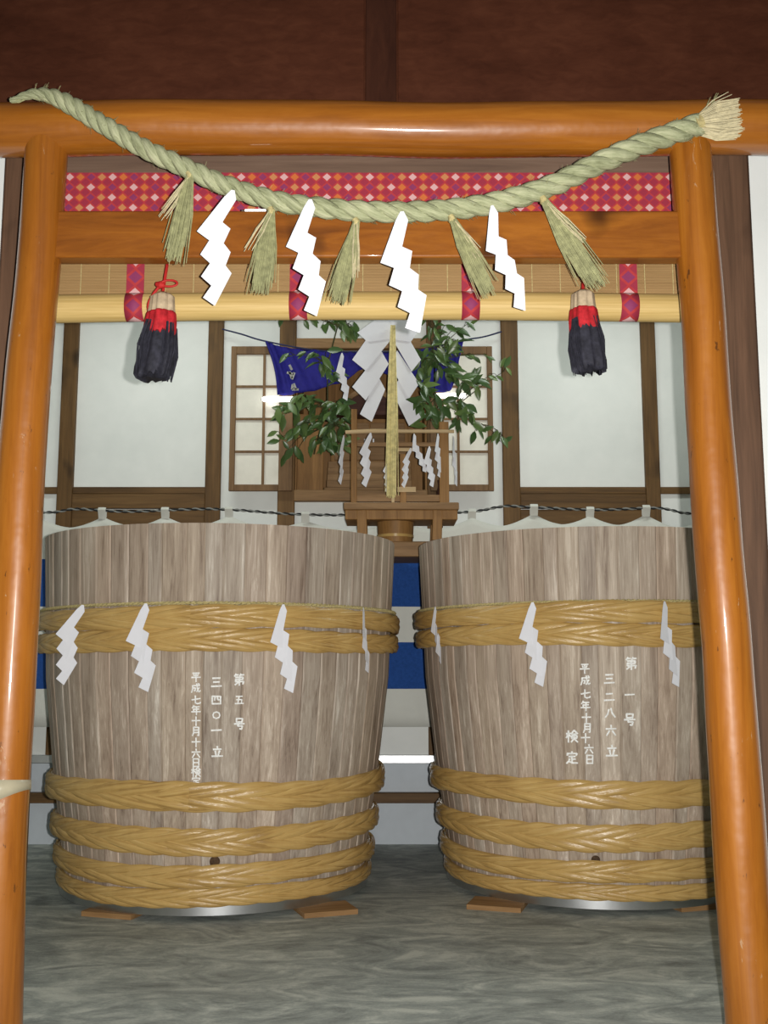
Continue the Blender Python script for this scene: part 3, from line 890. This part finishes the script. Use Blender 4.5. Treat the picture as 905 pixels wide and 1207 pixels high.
def blind_tassel(topx, topy, hx, hy, rpx, by, lean, label, bow, seed):
    Y_ = YRo - .10; k = Y_ / F * 1.03
    c = P(hx, hy, Y_); zb = Z(by, Y_); Ht = c.z - zb; r = rpx * k
    tt = thing('blind_tassel', (c.x, c.y, zb), label, 'tassel', 'tassels of the bamboo blind')
    rnd = random.Random(seed); ph = rnd.uniform(0, 6)
    rip = lambda a, z: 1 + .07 * math.sin(5 * a + ph) + .05 * math.sin(11 * a + ph * 2) + .03 * math.sin(23 * a)
    dx = lean * k

    def lat(prof, name, mat, rp=rip, rag=0.0):
        m = MB(); m.lathe([(pr * r, -q * Ht) for pr, q in prof], c, 56, rp)
        for p in m.v:
            q = (c.z - p.z) / Ht; p.x += dx * q * q
        if rag:
            for i in range(56):
                for lv in (1, 2): m.v[(len(prof) - lv) * 56 + i].z += rag * math.sin(i * 1.9 + ph) * math.sin(i * .7) * (.8 if lv == 2 else 1)
        return m.build(name, mat, tt, angle=70)
    lat([(.30, -.03), (.62, 0), (.80, .03), (.85, .15), (.93, .27)], 'head', 'tassel_beige')
    lat([(.86, .20), (.97, .24), (1.06, .36), (1.07, .47)], 'red_band', 'tassel_red', rag=.010)
    lat([(.98, .36), (1.06, .50), (1.16, .72), (1.25, .88), (1.22, .97), (.9, .985)], 'skirt', 'tassel_dark', rag=.012)
    straws(tt, 'fringe', 'tassel_dark', c + Vector((0, 0, -.35 * Ht)), c + Vector((dx * .9, 0, -1.0 * Ht)), 220, r * .92, r * 1.08, seed, .0022, .0, .07, 1.0)
    tp = P(topx, topy, YRo - .075)
    MB().tube(spline([tp, P((topx + hx) / 2, (topy + hy) / 2 - 3, Y_ + .01), c + Vector((0, 0, .012))], 12), .0048, 8).build('cord', 'cord_red', tt)
    if bow:
        kb = P(hx - 3, hy - 12, Y_ - .008)
        MB().tube([kb + Vector((-.014, 0, .004)), kb, kb + Vector((.014, 0, -.002))], [.006, .013, .006], 12).build('bow_knot', 'cord_red', tt)
        loop = [kb + Vector((.028 + .024 * math.cos(a), -.004, .004 + .010 * math.sin(a))) for a in [2 * PI * i / 24 for i in range(24)]]
        MB().tube(loop, .0035, 8, closed=True).build('bow_loop', 'cord_red', tt)
        MB().tube(spline([kb, kb + Vector((-.020, -.002, -.03)), kb + Vector((-.034, -.002, -.062)), kb + Vector((-.030, 0, -.095))], 16), .0045, 8).build('cord_tail', 'cord_red', tt)
    return tt


blind_tassel(198, 306, 192, 348, 17, 446, -9, 'dark tassel with red band and red bow hanging from the blind', True, 3)
blind_tassel(688, 320, 687, 345, 16, 438, 6, 'dark tassel with red band and no bow hanging from the blind', False, 5)
# white reflection streak on the tie beam, put in as an added glowing tube
glint = thing('reflection_tube', (X(301, 246, YG + .005), YG + .005, zb1), 'short glowing white tube added as a reflection on top of the tie beam', 'glint')
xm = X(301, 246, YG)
MB().tube([(xm - .034, YG + .005, zb1 + .008), (xm - .03, YG + .005, zb1 + .008), (xm + .03, YG + .005, zb1 + .008), (xm + .034, YG + .005, zb1 + .008)], [.004, .0085, .0085, .004], 12).build('glow_tube', 'reflection_glow', glint)
for s_ in (-1, 1): MB().tube([(xm + s_ * .031, YG + .005, zb1 + .008), (xm + s_ * .041, YG + .005, zb1 + .008)], .0075, 12).build('end_cap', 'tube_cap', glint)

# ================================================================== STRIPED CURTAIN AND ITS ROPE
YC = YW - .095
rope_px = [(-40, 596), (52, 604), (90, 600), (150, 603), (250, 600), (345, 606), (405, 607), (470, 606), (541, 604), (560, 603), (592, 597), (612, 597), (700, 601), (775, 599), (826, 606), (960, 600)]
pth = spline([P(a, b, YC - .012) for a, b in rope_px], 900)
outs, rr = twisted(pth, [.0095] * len(pth), .085, 2, .5)
cr = thing('curtain_rope', P(452, 606, YC), 'thin twisted black and white rope holding the striped curtain', 'rope')
MB().tube(outs[0], rr, 7).build('black_strand', 'cord_black', cr); MB().tube(outs[1], rr, 7).build('white_strand', 'cord_white', cr)


def rope_z(x_): return min(pth, key=lambda p: abs(p.x - x_)).z


cur = thing('striped_curtain', (0, YC, Z(857, YC)), 'blue and white horizontally striped cloth curtain hung behind the vats', 'curtain')
tabs = [X(p, 604, YC) for p in (-25, 48, 121, 195, 270, 360, 470, 556, 629, 695, 761, 830, 900)]
zrow = [Z(y, YC) for y in (857, 812, 757, 715, 659)]
m = MB(); xs = []
xa_, xb_ = tabs[0], tabs[-1]; nx = 260
rows = []
for a, b in zip(zrow, zrow[1:]): rows += [a + (b - a) * i / 3 for i in range(3)]
rows.append(zrow[-1]); nr = len(rows); ntop = 6


def top_z(x_):
    for a, b in zip(tabs, tabs[1:]):
        if a <= x_ <= b:
            u_ = (x_ - a) / (b - a); za, zb = rope_z(a) - .035, rope_z(b) - .035
            return za + (zb - za) * u_ - .062 * (1 - abs(2 * u_ - 1) ** 1.6)
    return rope_z(x_) - .035


for i in range(nx + 1):
    x_ = xa_ + (xb_ - xa_) * i / nx; tz = top_z(x_)
    zz = rows + [rows[-1] + (tz - rows[-1]) * (j + 1) / ntop for j in range(ntop)]
    for z_ in zz:
        m.v.append(Vector((x_, YC + .012 * math.sin(x_ * 9) + .006 * math.sin(x_ * 23 + z_ * 2), z_)))
nn = nr + ntop
for i in range(nx):
    for j in range(nn - 1):
        m.f.append([i * nn + j, (i + 1) * nn + j, (i + 1) * nn + j + 1, i * nn + j + 1])
        m.mi.append(1 if (3 <= j < 6 or 9 <= j < 12) else 0)
cl = m.build('cloth', ['curtain_white', 'curtain_blue'], cur); s_ = cl.modifiers.new('s', 'SOLIDIFY'); s_.thickness = .003
for x_ in tabs:
    z_ = rope_z(x_)
    lp = [(x_, YC - .001, z_ - .05), (x_, YC - .014, z_ - .02), (x_, YC - .028, z_ + .002), (x_, YC - .012, z_ + .018), (x_, YC + .004, z_ + .002), (x_, YC + .006, z_ - .04)]
    MB().tube(lp, 1.0, 8, ell=(.002, .024), frame=lambda i: Vector((0, -1, .01))).build('hanging_loop', 'curtain_white', cur)

# ================================================================== SLIDING LATTICE SCREENS
def screen(pa, pb, label, flip):
    ys = YW - .075; th = .03
    x0, x1 = X(pa, 490, ys), X(pb, 490, ys); z0, z1 = Z(578.5, ys), Z(408, ys); wl, wr = (.034, .085) if flip else (.085, .034)
    s_ = thing('lattice_screen', ((x0 + x1) / 2, ys, z0), label, 'screen', 'sliding paper screens beside the altar niche')
    for a, sw in ((x0, wl), (x1 - wr, wr)): MB().box(a, a + sw, ys, ys + th, z0, z1).build('stile', 'screen_wood', s_, bevel=.003)
    MB().box(x0 + wl, x1 - wr, ys + .001, ys + th, z0, z0 + .04).build('rail', 'screen_wood', s_, bevel=.003)
    MB().box(x0 + wl, x1 - wr, ys + .001, ys + th, z1 - .05, z1).build('rail', 'screen_wood', s_, bevel=.003)
    gx = [x0 + wl, X(pa + 39.5, 490, ys) if flip else X(pb - 41, 490, ys), x1 - wr]; gz = [z0 + .04 + (z1 - z0 - .09) * i / 4 for i in range(5)]
    MB().box(gx[1] - .008, gx[1] + .008, ys + .006, ys + .02, gz[0], gz[-1]).build('muntin', 'screen_wood', s_)
    for z_ in gz[1:-1]: MB().box(gx[0], gx[2], ys + .008, ys + .02, z_ - .007, z_ + .007).build('muntin', 'screen_wood', s_)
    for a, b in zip(gx, gx[1:]):
        for c, d in zip(gz, gz[1:]): MB().box(a, b, ys + .020, ys + .023, c, d).build('pane', 'shoji_paper', s_)


screen(271, 345, 'wooden lattice screen with white paper panes, carrying the lettered half of the blue drape', True)
screen(507, 581, 'wooden lattice screen with white paper panes, crossed by the trailing leafy branch', False)

# ================================================================== ALTAR
# wall shelf that carries the low table and the tub
zs1, zs0 = Z(638, 5.98), Z(656, 5.98)
sh = MB().box(X(390, 640, 6.1), X(560, 640, 6.1), 5.98, YC - .03, zs0, zs1).build('altar_shelf', 'altar_wood', bevel=.006)
tag(sh, 'plain wooden plank shelf above the gap between the vats', 'shelf')
YA0, YA1 = 5.92, 6.24
bench = thing('low_table', (X(472, 600, YA0), (YA0 + YA1) / 2, zs1), 'low wooden table holding the altar frame, above the gap between vats', 'table')
bx0, bx1 = X(405, 600, YA0), X(541, 600, YA0); zt1, zt_, zt0_ = Z(592, YA0), Z(600.5, YA0), Z(612, YA0)
MB().box(bx0, bx1, YA0, YA1, zt_, zt1).build('table_top', 'altar_wood', bench, bevel=.005)
MB().box(bx0 + .008, bx1 - .008, YA0 + .012, YA1 - .012, zt0_, zt_).build('apron', 'shrine_wood', bench, bevel=.004)
for pa, pb in ((426, 427), (516, 515)):
    for yy in (YA0 + .035, YA1 - .04):
        MB().bar((X(pa, 610, YA0), yy, zt_), (X(pb, 633, YA0), yy, zs1), .055, .05).build('leg', 'shrine_wood', bench, bevel=.004)
# round tub
tc_ = Vector((X(466, 625, 6.08), 6.08, zs1)); rt = 22 / F * 6.08
tub = thing('wooden_tub', tc_, 'small round wooden tub standing under the low altar table', 'tub')
ht = Z(614, 6.0) - zs1
MB().lathe([(rt * .93, 0), (rt, ht), (rt * .9, ht), (rt * .84, .02)], tc_, 40).build('body', 'shrine_wood', tub)
MB().lathe([(rt * .965, ht * .25), (rt * .985, ht * .25), (rt * .99, ht * .38), (rt * .965, ht * .38)], tc_, 40, cap=False).build('hoop', 'hoop_bamboo', tub)

# frame standing on the table, paper streamers hang from its rod
yf = YA0 + .07
fr_ = thing('offering_stand', (X(470, 590, yf), yf, zt1), 'open wooden frame with a pale cross rod on the low altar table', 'stand')
for pa, w_, top_ in ((417, .034, 482), (523.5, .055, 497), (475, .035, 535)):
    x_ = X(pa, 560, yf); MB().box(x_ - w_ / 2, x_ + w_ / 2, yf, yf + .035, zt1, Z(top_, yf)).build('post', 'shrine_wood', fr_, bevel=.003)
MB().tube([P(407, 509.5, yf - .012), P(440, 508, yf - .012), P(535, 508.5, yf - .012)], [.011, .013, .010], 12).build('rod', 'pale_rod', fr_)
for ya, yb in ((521, 526), (583, 591)):
    MB().box(X(420, ya, yf), X(520, ya, yf), yf + .005, yf + .03, Z(yb, yf), Z(ya, yf)).build('rail', 'altar_wood', fr_, bevel=.002)
MB().box(X(468, 530, yf), X(490, 530, yf), yf - .004, yf + .01, Z(532, yf), Z(528, yf)).build('peg', 'pale_rod', fr_)
MB().box(X(468, 576, yf), X(490, 576, yf), yf - .004, yf + .01, Z(580, yf), Z(574, yf)).build('peg', 'pale_rod', fr_)

g3 = 'paper streamers on the altar frame'
ya = yf - .03
streamer(P(437, 510, ya), .315, 2, .2, 'small paper streamer on the altar rod, beside the straw bundle and slim frame post', g3, 'white_paper', .8, seed=21)
streamer(P(488, 511, ya), .235, 22, -.2, 'short paper streamer hanging in front at the altar rod, past the straw bundle', g3, 'white_paper', .7, seed=22)
streamer(P(484, 528, ya + .02), .235, -2, .5, 'grey shaded paper streamer behind the short one on the altar rod', g3, 'white_paper', .8, seed=23)
streamer(P(506, 526, ya), .235, 12, .1, 'paper streamer low on the altar frame beside its thick post', g3, 'white_paper', .8, mirror=False, seed=24)
streamer(P(516, 511, ya), .255, 14, .7, 'narrow paper streamer hanging before the thick post of the altar frame', g3, 'white_paper', .8, seed=25)
streamer(P(405, 513, ya - .01), .285, 5, .95, 'narrow paper streamer just outside the slim post of the altar frame', g3, 'white_paper', .7, seed=26)
streamer(P(534, 514, ya + .05), .29, 16, .9, 'narrow greyish paper streamer just outside the thick post of the altar frame', g3, 'white_paper', .6, seed=27)
streamer(P(460, 540, ya + .02), .2, 2, .0, 'short paper streamer half hidden behind the hanging straw bundle', g3, 'white_paper', .8, seed=28)
streamer(P(403, 416, 6.10), .285, 14, .3, 'paper streamer hanging before the blue drape among the leaves', g3, 'white_paper', .8, seed=29)

# big wand of folded paper with a straw bundle
yg = YA0 - .06
wand = thing('paper_wand', P(462, 588, yg), 'big bright folded paper wand with long yellow straw bundle on the altar', 'paper wand')
WL = [[(447, 373), (463, 374), (463, 399), (433, 403), (421, 392)], [(440, 388), (461, 400), (431, 437), (415, 424)], [(449, 413), (458, 429), (431, 472), (415, 456)], [(446, 444), (454, 459), (438, 497), (424, 488)]]
WR = [[(460, 374), (492, 374), (492, 392), (484, 403), (462, 400)], [(462, 399), (478, 392), (496, 424), (485, 438)], [(468, 413), (459, 429), (482, 470), (494, 452)], [(471, 446), (461, 459), (482, 502), (496, 492)]]
for side, sg in ((WL, -1), (WR, 1)):
    m = MB()
    for j, poly in enumerate(side):
        q = [P(a, b, yg + .006 * j + .10 * abs(a - 460) / 45 * .12) for a, b in poly]
        if (q[1] - q[0]).cross(q[2] - q[1]).y > 0: q.reverse()
        m.prism(q, (0, .0015, 0))
    m.build('paper_fold', 'white_paper', wand, smooth=False)
st1 = straws(wand, 'straw_bundle', 'straw_yellow', P(463, 384, yg - .02), P(461, 588, yg - .025), 150, .012, .026, 31, .0026, .02, .06, .5)
MB().box(P(463, 380, yg).x - .008, P(463, 380, yg).x + .008, yg + .07, yg + .085, zt1, Z(384, yg + .1)).build('stick', 'pale_rod', wand)

# small shrine in the niche
ySh = YW + .12
shr = thing('household_shrine', (X(430, 560, ySh), ySh + .2, NZ0), 'small brown wooden shrine with steps standing in the wall niche', 'shrine')
sx0, sx1 = X(382, 540, ySh), X(488, 540, ySh)
MB().box(sx0, sx1, ySh, 6.98, NZ0, NZ0 + .05).build('base', 'altar_wood', shr, bevel=.004)
for i in range(4):
    MB().box(sx0 + .015, sx1 - .015, ySh + .02 + i * .05, 6.9, NZ0 + .05 + i * .05, NZ0 + .10 + i * .05).build('step', 'altar_wood', shr, bevel=.004)
MB().box(sx0 + .03, sx1 - .03, ySh + .24, 6.96, NZ0 + .25, NZ0 + .55).build('body', 'shrine_wood', shr, bevel=.004)
for a in range(2):
    xa2 = sx0 + .05 + a * (sx1 - sx0 - .10) / 2
    d_ = MB().box(xa2 + .004, xa2 + (sx1 - sx0 - .10) / 2 - .004, ySh + .228, ySh + .242, NZ0 + .27, NZ0 + .52).build('door', 'altar_wood', shr, bevel=.003)
    MB().box(xa2 + (.20 if a == 0 else .02), xa2 + (.21 if a == 0 else .03), ySh + .218, ySh + .23, NZ0 + .38, NZ0 + .41).build('door_pull', 'aluminium', d_)
MB().box(X(349.5, 540, YW + .05), X(381, 540, YW + .05), YW + .05, YW + .075, NZ0, Z(488, YW + .05)).build('side_board', 'shrine_wood', shr, bevel=.003)
zr0 = NZ0 + .55; xm_ = (sx0 + sx1) / 2
m = MB().prism([(sx0 - .02, ySh + .12, zr0), (sx1 + .02, ySh + .12, zr0), (xm_ + .02, ySh + .12, zr0 + .19), (xm_ - .02, ySh + .12, zr0 + .19)], (0, .22, 0))
m.build('roof', 'shrine_roof', shr, bevel=.006)
m = MB().prism([(sx0 - .03, ySh + .10, zr0), (sx0 - .01, ySh + .10, zr0 - .02), (xm_, ySh + .10, zr0 + .18), (sx1 + .01, ySh + .10, zr0 - .02), (sx1 + .03, ySh + .10, zr0), (xm_, ySh + .10, zr0 + .22)], (0, .02, 0))
m.build('bargeboard', 'altar_wood', shr)

# reflection streaks either side of the altar, put in as added glowing tubes
for pa, pb, py, lab in ((309, 347, 470.5, 'short glowing white tube added as a reflection under the lettered half of the blue drape'), (513, 549, 466.5, 'short glowing white tube added as a reflection among the bright leaves of the trailing branch')):
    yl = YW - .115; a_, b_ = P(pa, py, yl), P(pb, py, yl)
    l_ = thing('reflection_tube', (a_ + b_) / 2, lab, 'glint', 'added reflection tubes by the altar')
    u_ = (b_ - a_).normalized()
    MB().tube([a_, a_ + u_ * .012, b_ - u_ * .012, b_], [.010, .0175, .0175, .010], 14).build('glow_tube', 'reflection_glow', l_)
    for e_, s2 in ((a_, 1), (b_, -1)): MB().tube([e_ + u_ * .006 * s2 - u_ * s2 * .012, e_ + u_ * .006 * s2], .009, 12).build('end_cap', 'tube_cap', l_)
    c_ = (a_ + b_) / 2; MB().box(c_.x - .02, c_.x + .02, yl + .012, YW - .0755, c_.z - .008, c_.z + .008).build('bracket', 'tube_cap', l_)

# blue drape tied up in the middle, on a navy cord
yd = YW - .125
dr = thing('blue_drape', P(430, 440, yd), 'deep blue altar drape with white marks, gathered up in the middle', 'drape')
topc = spline([P(312, 402, yd), P(340, 410, yd), (P(400, 414, yd)), P(430, 415, yd), P(470, 414, yd), P(515, 410, yd), P(546, 401, yd)], 120)
botc = spline([P(327, 466, yd), P(350, 464, yd), P(385, 456, yd), P(410, 447, yd), P(432, 432, yd), P(455, 440, yd), P(478, 452, yd), P(510, 460, yd), P(530, 461, yd), P(537, 440, yd)], 120)
m = MB(); nv = 14
for i in range(121):
    a_, b_ = topc[i], botc[i]
    for j in range(nv + 1):
        q = j / nv; p = a_.lerp(b_, q); sag = .03 * math.sin(PI * q) * (1 if i < 20 else 0) * (20 - i) / 20
        p = p + Vector((sag * .6, -.012 * math.sin(i * .42 + q * 2) * (.3 + q) - .006 * math.sin(i * 1.1), 0)); m.v.append(p)
for i in range(120):
    for j in range(nv):
        m.f.append([i * (nv + 1) + j, i * (nv + 1) + j + 1, (i + 1) * (nv + 1) + j + 1, (i + 1) * (nv + 1) + j]); m.mi.append(0)
cloth = m.build('cloth', 'drape_blue', dr); s_ = cloth.modifiers.new('s', 'SOLIDIFY'); s_.thickness = .003
m = MB()
for st in (((341, 430), (344, 436)), ((338, 439), (346, 441)), ((341, 438), (344, 446)), ((347, 439), (344, 447)), ((345, 453), (344, 459)), ((346, 452), (349, 459)), ((344, 459), (352, 459))):
    (xa1, ya1), (xb1, yb1) = st; a_, b_ = P(xa1, ya1, yd - .024), P(xb1, yb1, yd - .024); n_ = (b_ - a_).cross(Vector((0, 1, 0))).normalized() * .007; m.prism([a_ + n_, a_ - n_, b_ - n_, b_ + n_], (0, .003, 0))
m.build('white_mark', 'drape_mark', dr)
MB().tube(spline([P(262, 388, yd + .05), P(285, 394, yd + .03), P(312, 402, yd)] + [topc[i] for i in (30, 60, 90)] + [P(546, 401, yd), P(570, 397, yd + .03), P(591, 391, yd + .05)], 80), .005, 6).build('cord', 'cord_navy', dr)


# ================================================================== EVERGREEN BRANCHES
def leaf_mesh(mat, L=.098, W=.042):
    m = MB(); prof = [(0, .06), (.18, .62), (.42, 1.0), (.68, .80), (.88, .34), (1.0, .02)]
    for t_, w_ in prof:
        zc = -.10 * L * (t_ ** 2) * 1.6
        for s2 in (-1, 0, 1):
            m.v.append(Vector((s2 * w_ * W / 2, t_ * L, zc + (.16 * w_ * W if s2 else 0))))
    for i in range(len(prof) - 1):
        for k in range(2):
            m.f.append([i * 3 + k, i * 3 + k + 1, i * 3 + k + 4, i * 3 + k + 3]); m.mi.append(0)
    n0 = len(m.v); m.v += [p + Vector((0, 0, -.0012)) for p in m.v]
    for q in list(m.f): m.f.append([i + n0 for i in q[::-1]]); m.mi.append(0)
    m.v += []
    return m.mesh('leaf', mat, smooth=True, angle=60)


LB, LD = leaf_mesh('leaf_green'), leaf_mesh('leaf_green')
LBs, LDs = leaf_mesh('leaf_green', .075, .033), leaf_mesh('leaf_green', .08, .036)


def bouquet(label, vase_px, vase_y, vase_z, hubs, clusters, seed, vase_h=.16):
    rnd = random.Random(seed); base = Vector((X(vase_px, 580, vase_y), vase_y, vase_z))
    b_ = thing('evergreen_branches', base, label, 'branches', 'evergreen branches on the altar')
    MB().lathe([(.024, 0), (.028, .03), (.028, .08), (.018, .13), (.022, vase_h), (.016, vase_h), (.014, .12)], base, 28).build('vase', 'shrine_roof', b_)
    m = MB(); mouth = base + Vector((0, 0, vase_h - .03))
    hp = [P(*h) for h in hubs]
    m.tube(spline([mouth, mouth.lerp(hp[0], .5) + Vector((0, 0, .03)), hp[0]], 12), .0055, 6)
    for a_, b2 in zip(hp, hp[1:]): m.tube([a_, b2], .004, 6)
    for (px, py, Y_, n, sx, sy, kind, dirx) in clusters:
        c = P(px, py, Y_); k = Y_ / F
        h0 = min(hp, key=lambda q: (q - c).length)
        mid = h0.lerp(c, .5) + Vector((rnd.uniform(-.02, .02), 0, .02))
        m.tube(spline([h0, mid, c], 10), [.0032 - .002 * i / 10 for i in range(11)], 6)
        for i in range(int(n * 1.45) if n > 3 else n):
            p = c + Vector((rnd.uniform(-1, 1) * sx * k, rnd.uniform(-.09, .09), rnd.uniform(-1, 1) * sy * k))
            m.tube(spline([c.lerp(mid, .15 * rnd.random()), c.lerp(p, .5) + Vector((0, 0, .01)), p], 4), .0016, 4, caps=False)
            me = {'b': LB, 'd': LD, 'm': (LB if rnd.random() < .5 else LD), 's': LBs, 'e': LDs}[kind]
            ang = rnd.gauss(0, .9) + dirx      # in the picture plane: 0 = hanging straight down
            pitch = rnd.uniform(-.7, .5)
            d = Vector((math.sin(ang) * math.cos(pitch), math.sin(pitch), -math.cos(ang) * math.cos(pitch))).normalized()
            up = Vector((rnd.uniform(-.7, .7), -1.0, rnd.uniform(.0, 1.2))); up = (up - d * up.dot(d)).normalized()
            r_ = d.cross(up).normalized(); s2 = rnd.uniform(.72, 1.12)
            M = Matrix(((r_.x, d.x, up.x, 0), (r_.y, d.y, up.y, 0), (r_.z, d.z, up.z, 0), (0, 0, 0, 1)))
            inst('leaf', me, b_, Matrix.Translation(p - base) @ M @ Matrix.Scale(s2, 4))
    m.build('stems', 'twig', b_)
    return b_


bouquet('evergreen branches with bright leaves trailing across the plain lattice screen', 520, 6.12, zt1, [(512, 470, 6.04), (512, 428, 6.04), (512, 470, 6.04), (538, 478, 6.02), (562, 500, 6.02)], [
    (506, 382, 6.05, 6, 10, 8, 's', .3), (520, 392, 6.05, 6, 12, 8, 's', .8), (549, 383, 6.02, 2, 4, 4, 'd', .6), (536, 386, 6.05, 2, 5, 4, 'd', 1.2),
    (530, 402, 6.0, 8, 10, 7, 'b', .6), (512, 414, 5.98, 14, 16, 9, 'm', .5), (516, 430, 6.02, 12, 18, 8, 'd', .2), (500, 424, 5.97, 5, 8, 8, 'b', -.4),
    (533, 436, 6.05, 5, 8, 8, 'm', .8), (548, 449, 6.0, 8, 10, 5, 'm', 1.1), (560, 455, 6.0, 3, 6, 4, 'd', .9),
    (500, 458, 5.85, 6, 8, 8, 'b', .3), (494, 448, 5.83, 2, 5, 4, 'b', -.9), (505, 474, 5.9, 8, 10, 8, 'm', .1), (520, 478, 6.0, 7, 10, 8, 'd', .2),
    (541, 478, 6.0, 9, 10, 8, 'm', .5), (540, 494, 6.0, 5, 7, 7, 'd', .1), (552, 494, 6.0, 2, 5, 4, 'd', .9), (507, 494, 6.0, 5, 6, 8, 'm', 0),
    (562, 508, 6.0, 2, 3, 3, 'e', -.2), (570, 508, 6.0, 1, 2, 2, 'e', .2), (583, 510, 6.0, 3, 5, 5, 'e', -.2), (592, 513, 6.0, 3, 5, 5, 'e', .4),
    (556, 418, 6.05, 3, 8, 3, 's', 1.2), (571, 418, 6.05, 2, 6, 2, 's', .9), (580, 441, 6.05, 2, 8, 2, 's', 1.2), (595, 437, 6.05, 3, 7, 3, 's', 1.1)], 41)
bouquet('evergreen branches with dark lower leaves beside the lettered blue drape', 365, 6.68, NZ0, [(378, 505, 6.4), (386, 480, 6.28), (386, 430, 6.2), (398, 384, 6.16)], [
    (396, 377, 6.15, 8, 14, 6, 's', .4), (410, 382, 6.12, 6, 8, 6, 'd', .5), (360, 374, 6.2, 3, 8, 3, 'e', -.4), (332, 372, 6.2, 2, 4, 3, 'e', -.6),
    (384, 378, 6.15, 3, 6, 5, 's', 0), (415, 388, 6.1, 3, 4, 4, 'b', .4),
    (345, 418, 6.2, 2, 6, 3, 's', -1.2), (356, 416, 6.2, 2, 6, 3, 's', -.9), (372, 419, 6.15, 3, 8, 3, 'b', -1.2), (383, 422, 6.14, 4, 7, 5, 'b', .2),
    (376, 428, 6.15, 3, 5, 4, 'b', -.1), (388, 436, 6.15, 4, 5, 7, 'b', .3), (395, 444, 6.15, 2, 3, 4, 's', .2),
    (360, 472, 6.25, 10, 18, 6, 'd', -.3), (385, 478, 6.25, 10, 20, 8, 'd', 0), (402, 482, 6.22, 8, 12, 8, 'd', .2), (345, 480, 6.25, 5, 12, 5, 'd', -1.0),
    (336, 488, 6.25, 4, 8, 5, 'd', -1.0), (368, 498, 6.28, 12, 20, 9, 'd', -.2), (395, 502, 6.25, 12, 12, 9, 'd', .1), (378, 518, 6.28, 10, 14, 8, 'd', 0), (350, 512, 6.28, 4, 8, 6, 'd', -.8),
    (400, 522, 6.25, 5, 7, 7, 'd', .1), (332, 515, 6.28, 3, 6, 4, 'e', -1.1), (350, 531, 6.28, 3, 5, 4, 'd', -.3), (338, 531, 6.3, 2, 6, 2, 'e', -1.2)], 43)
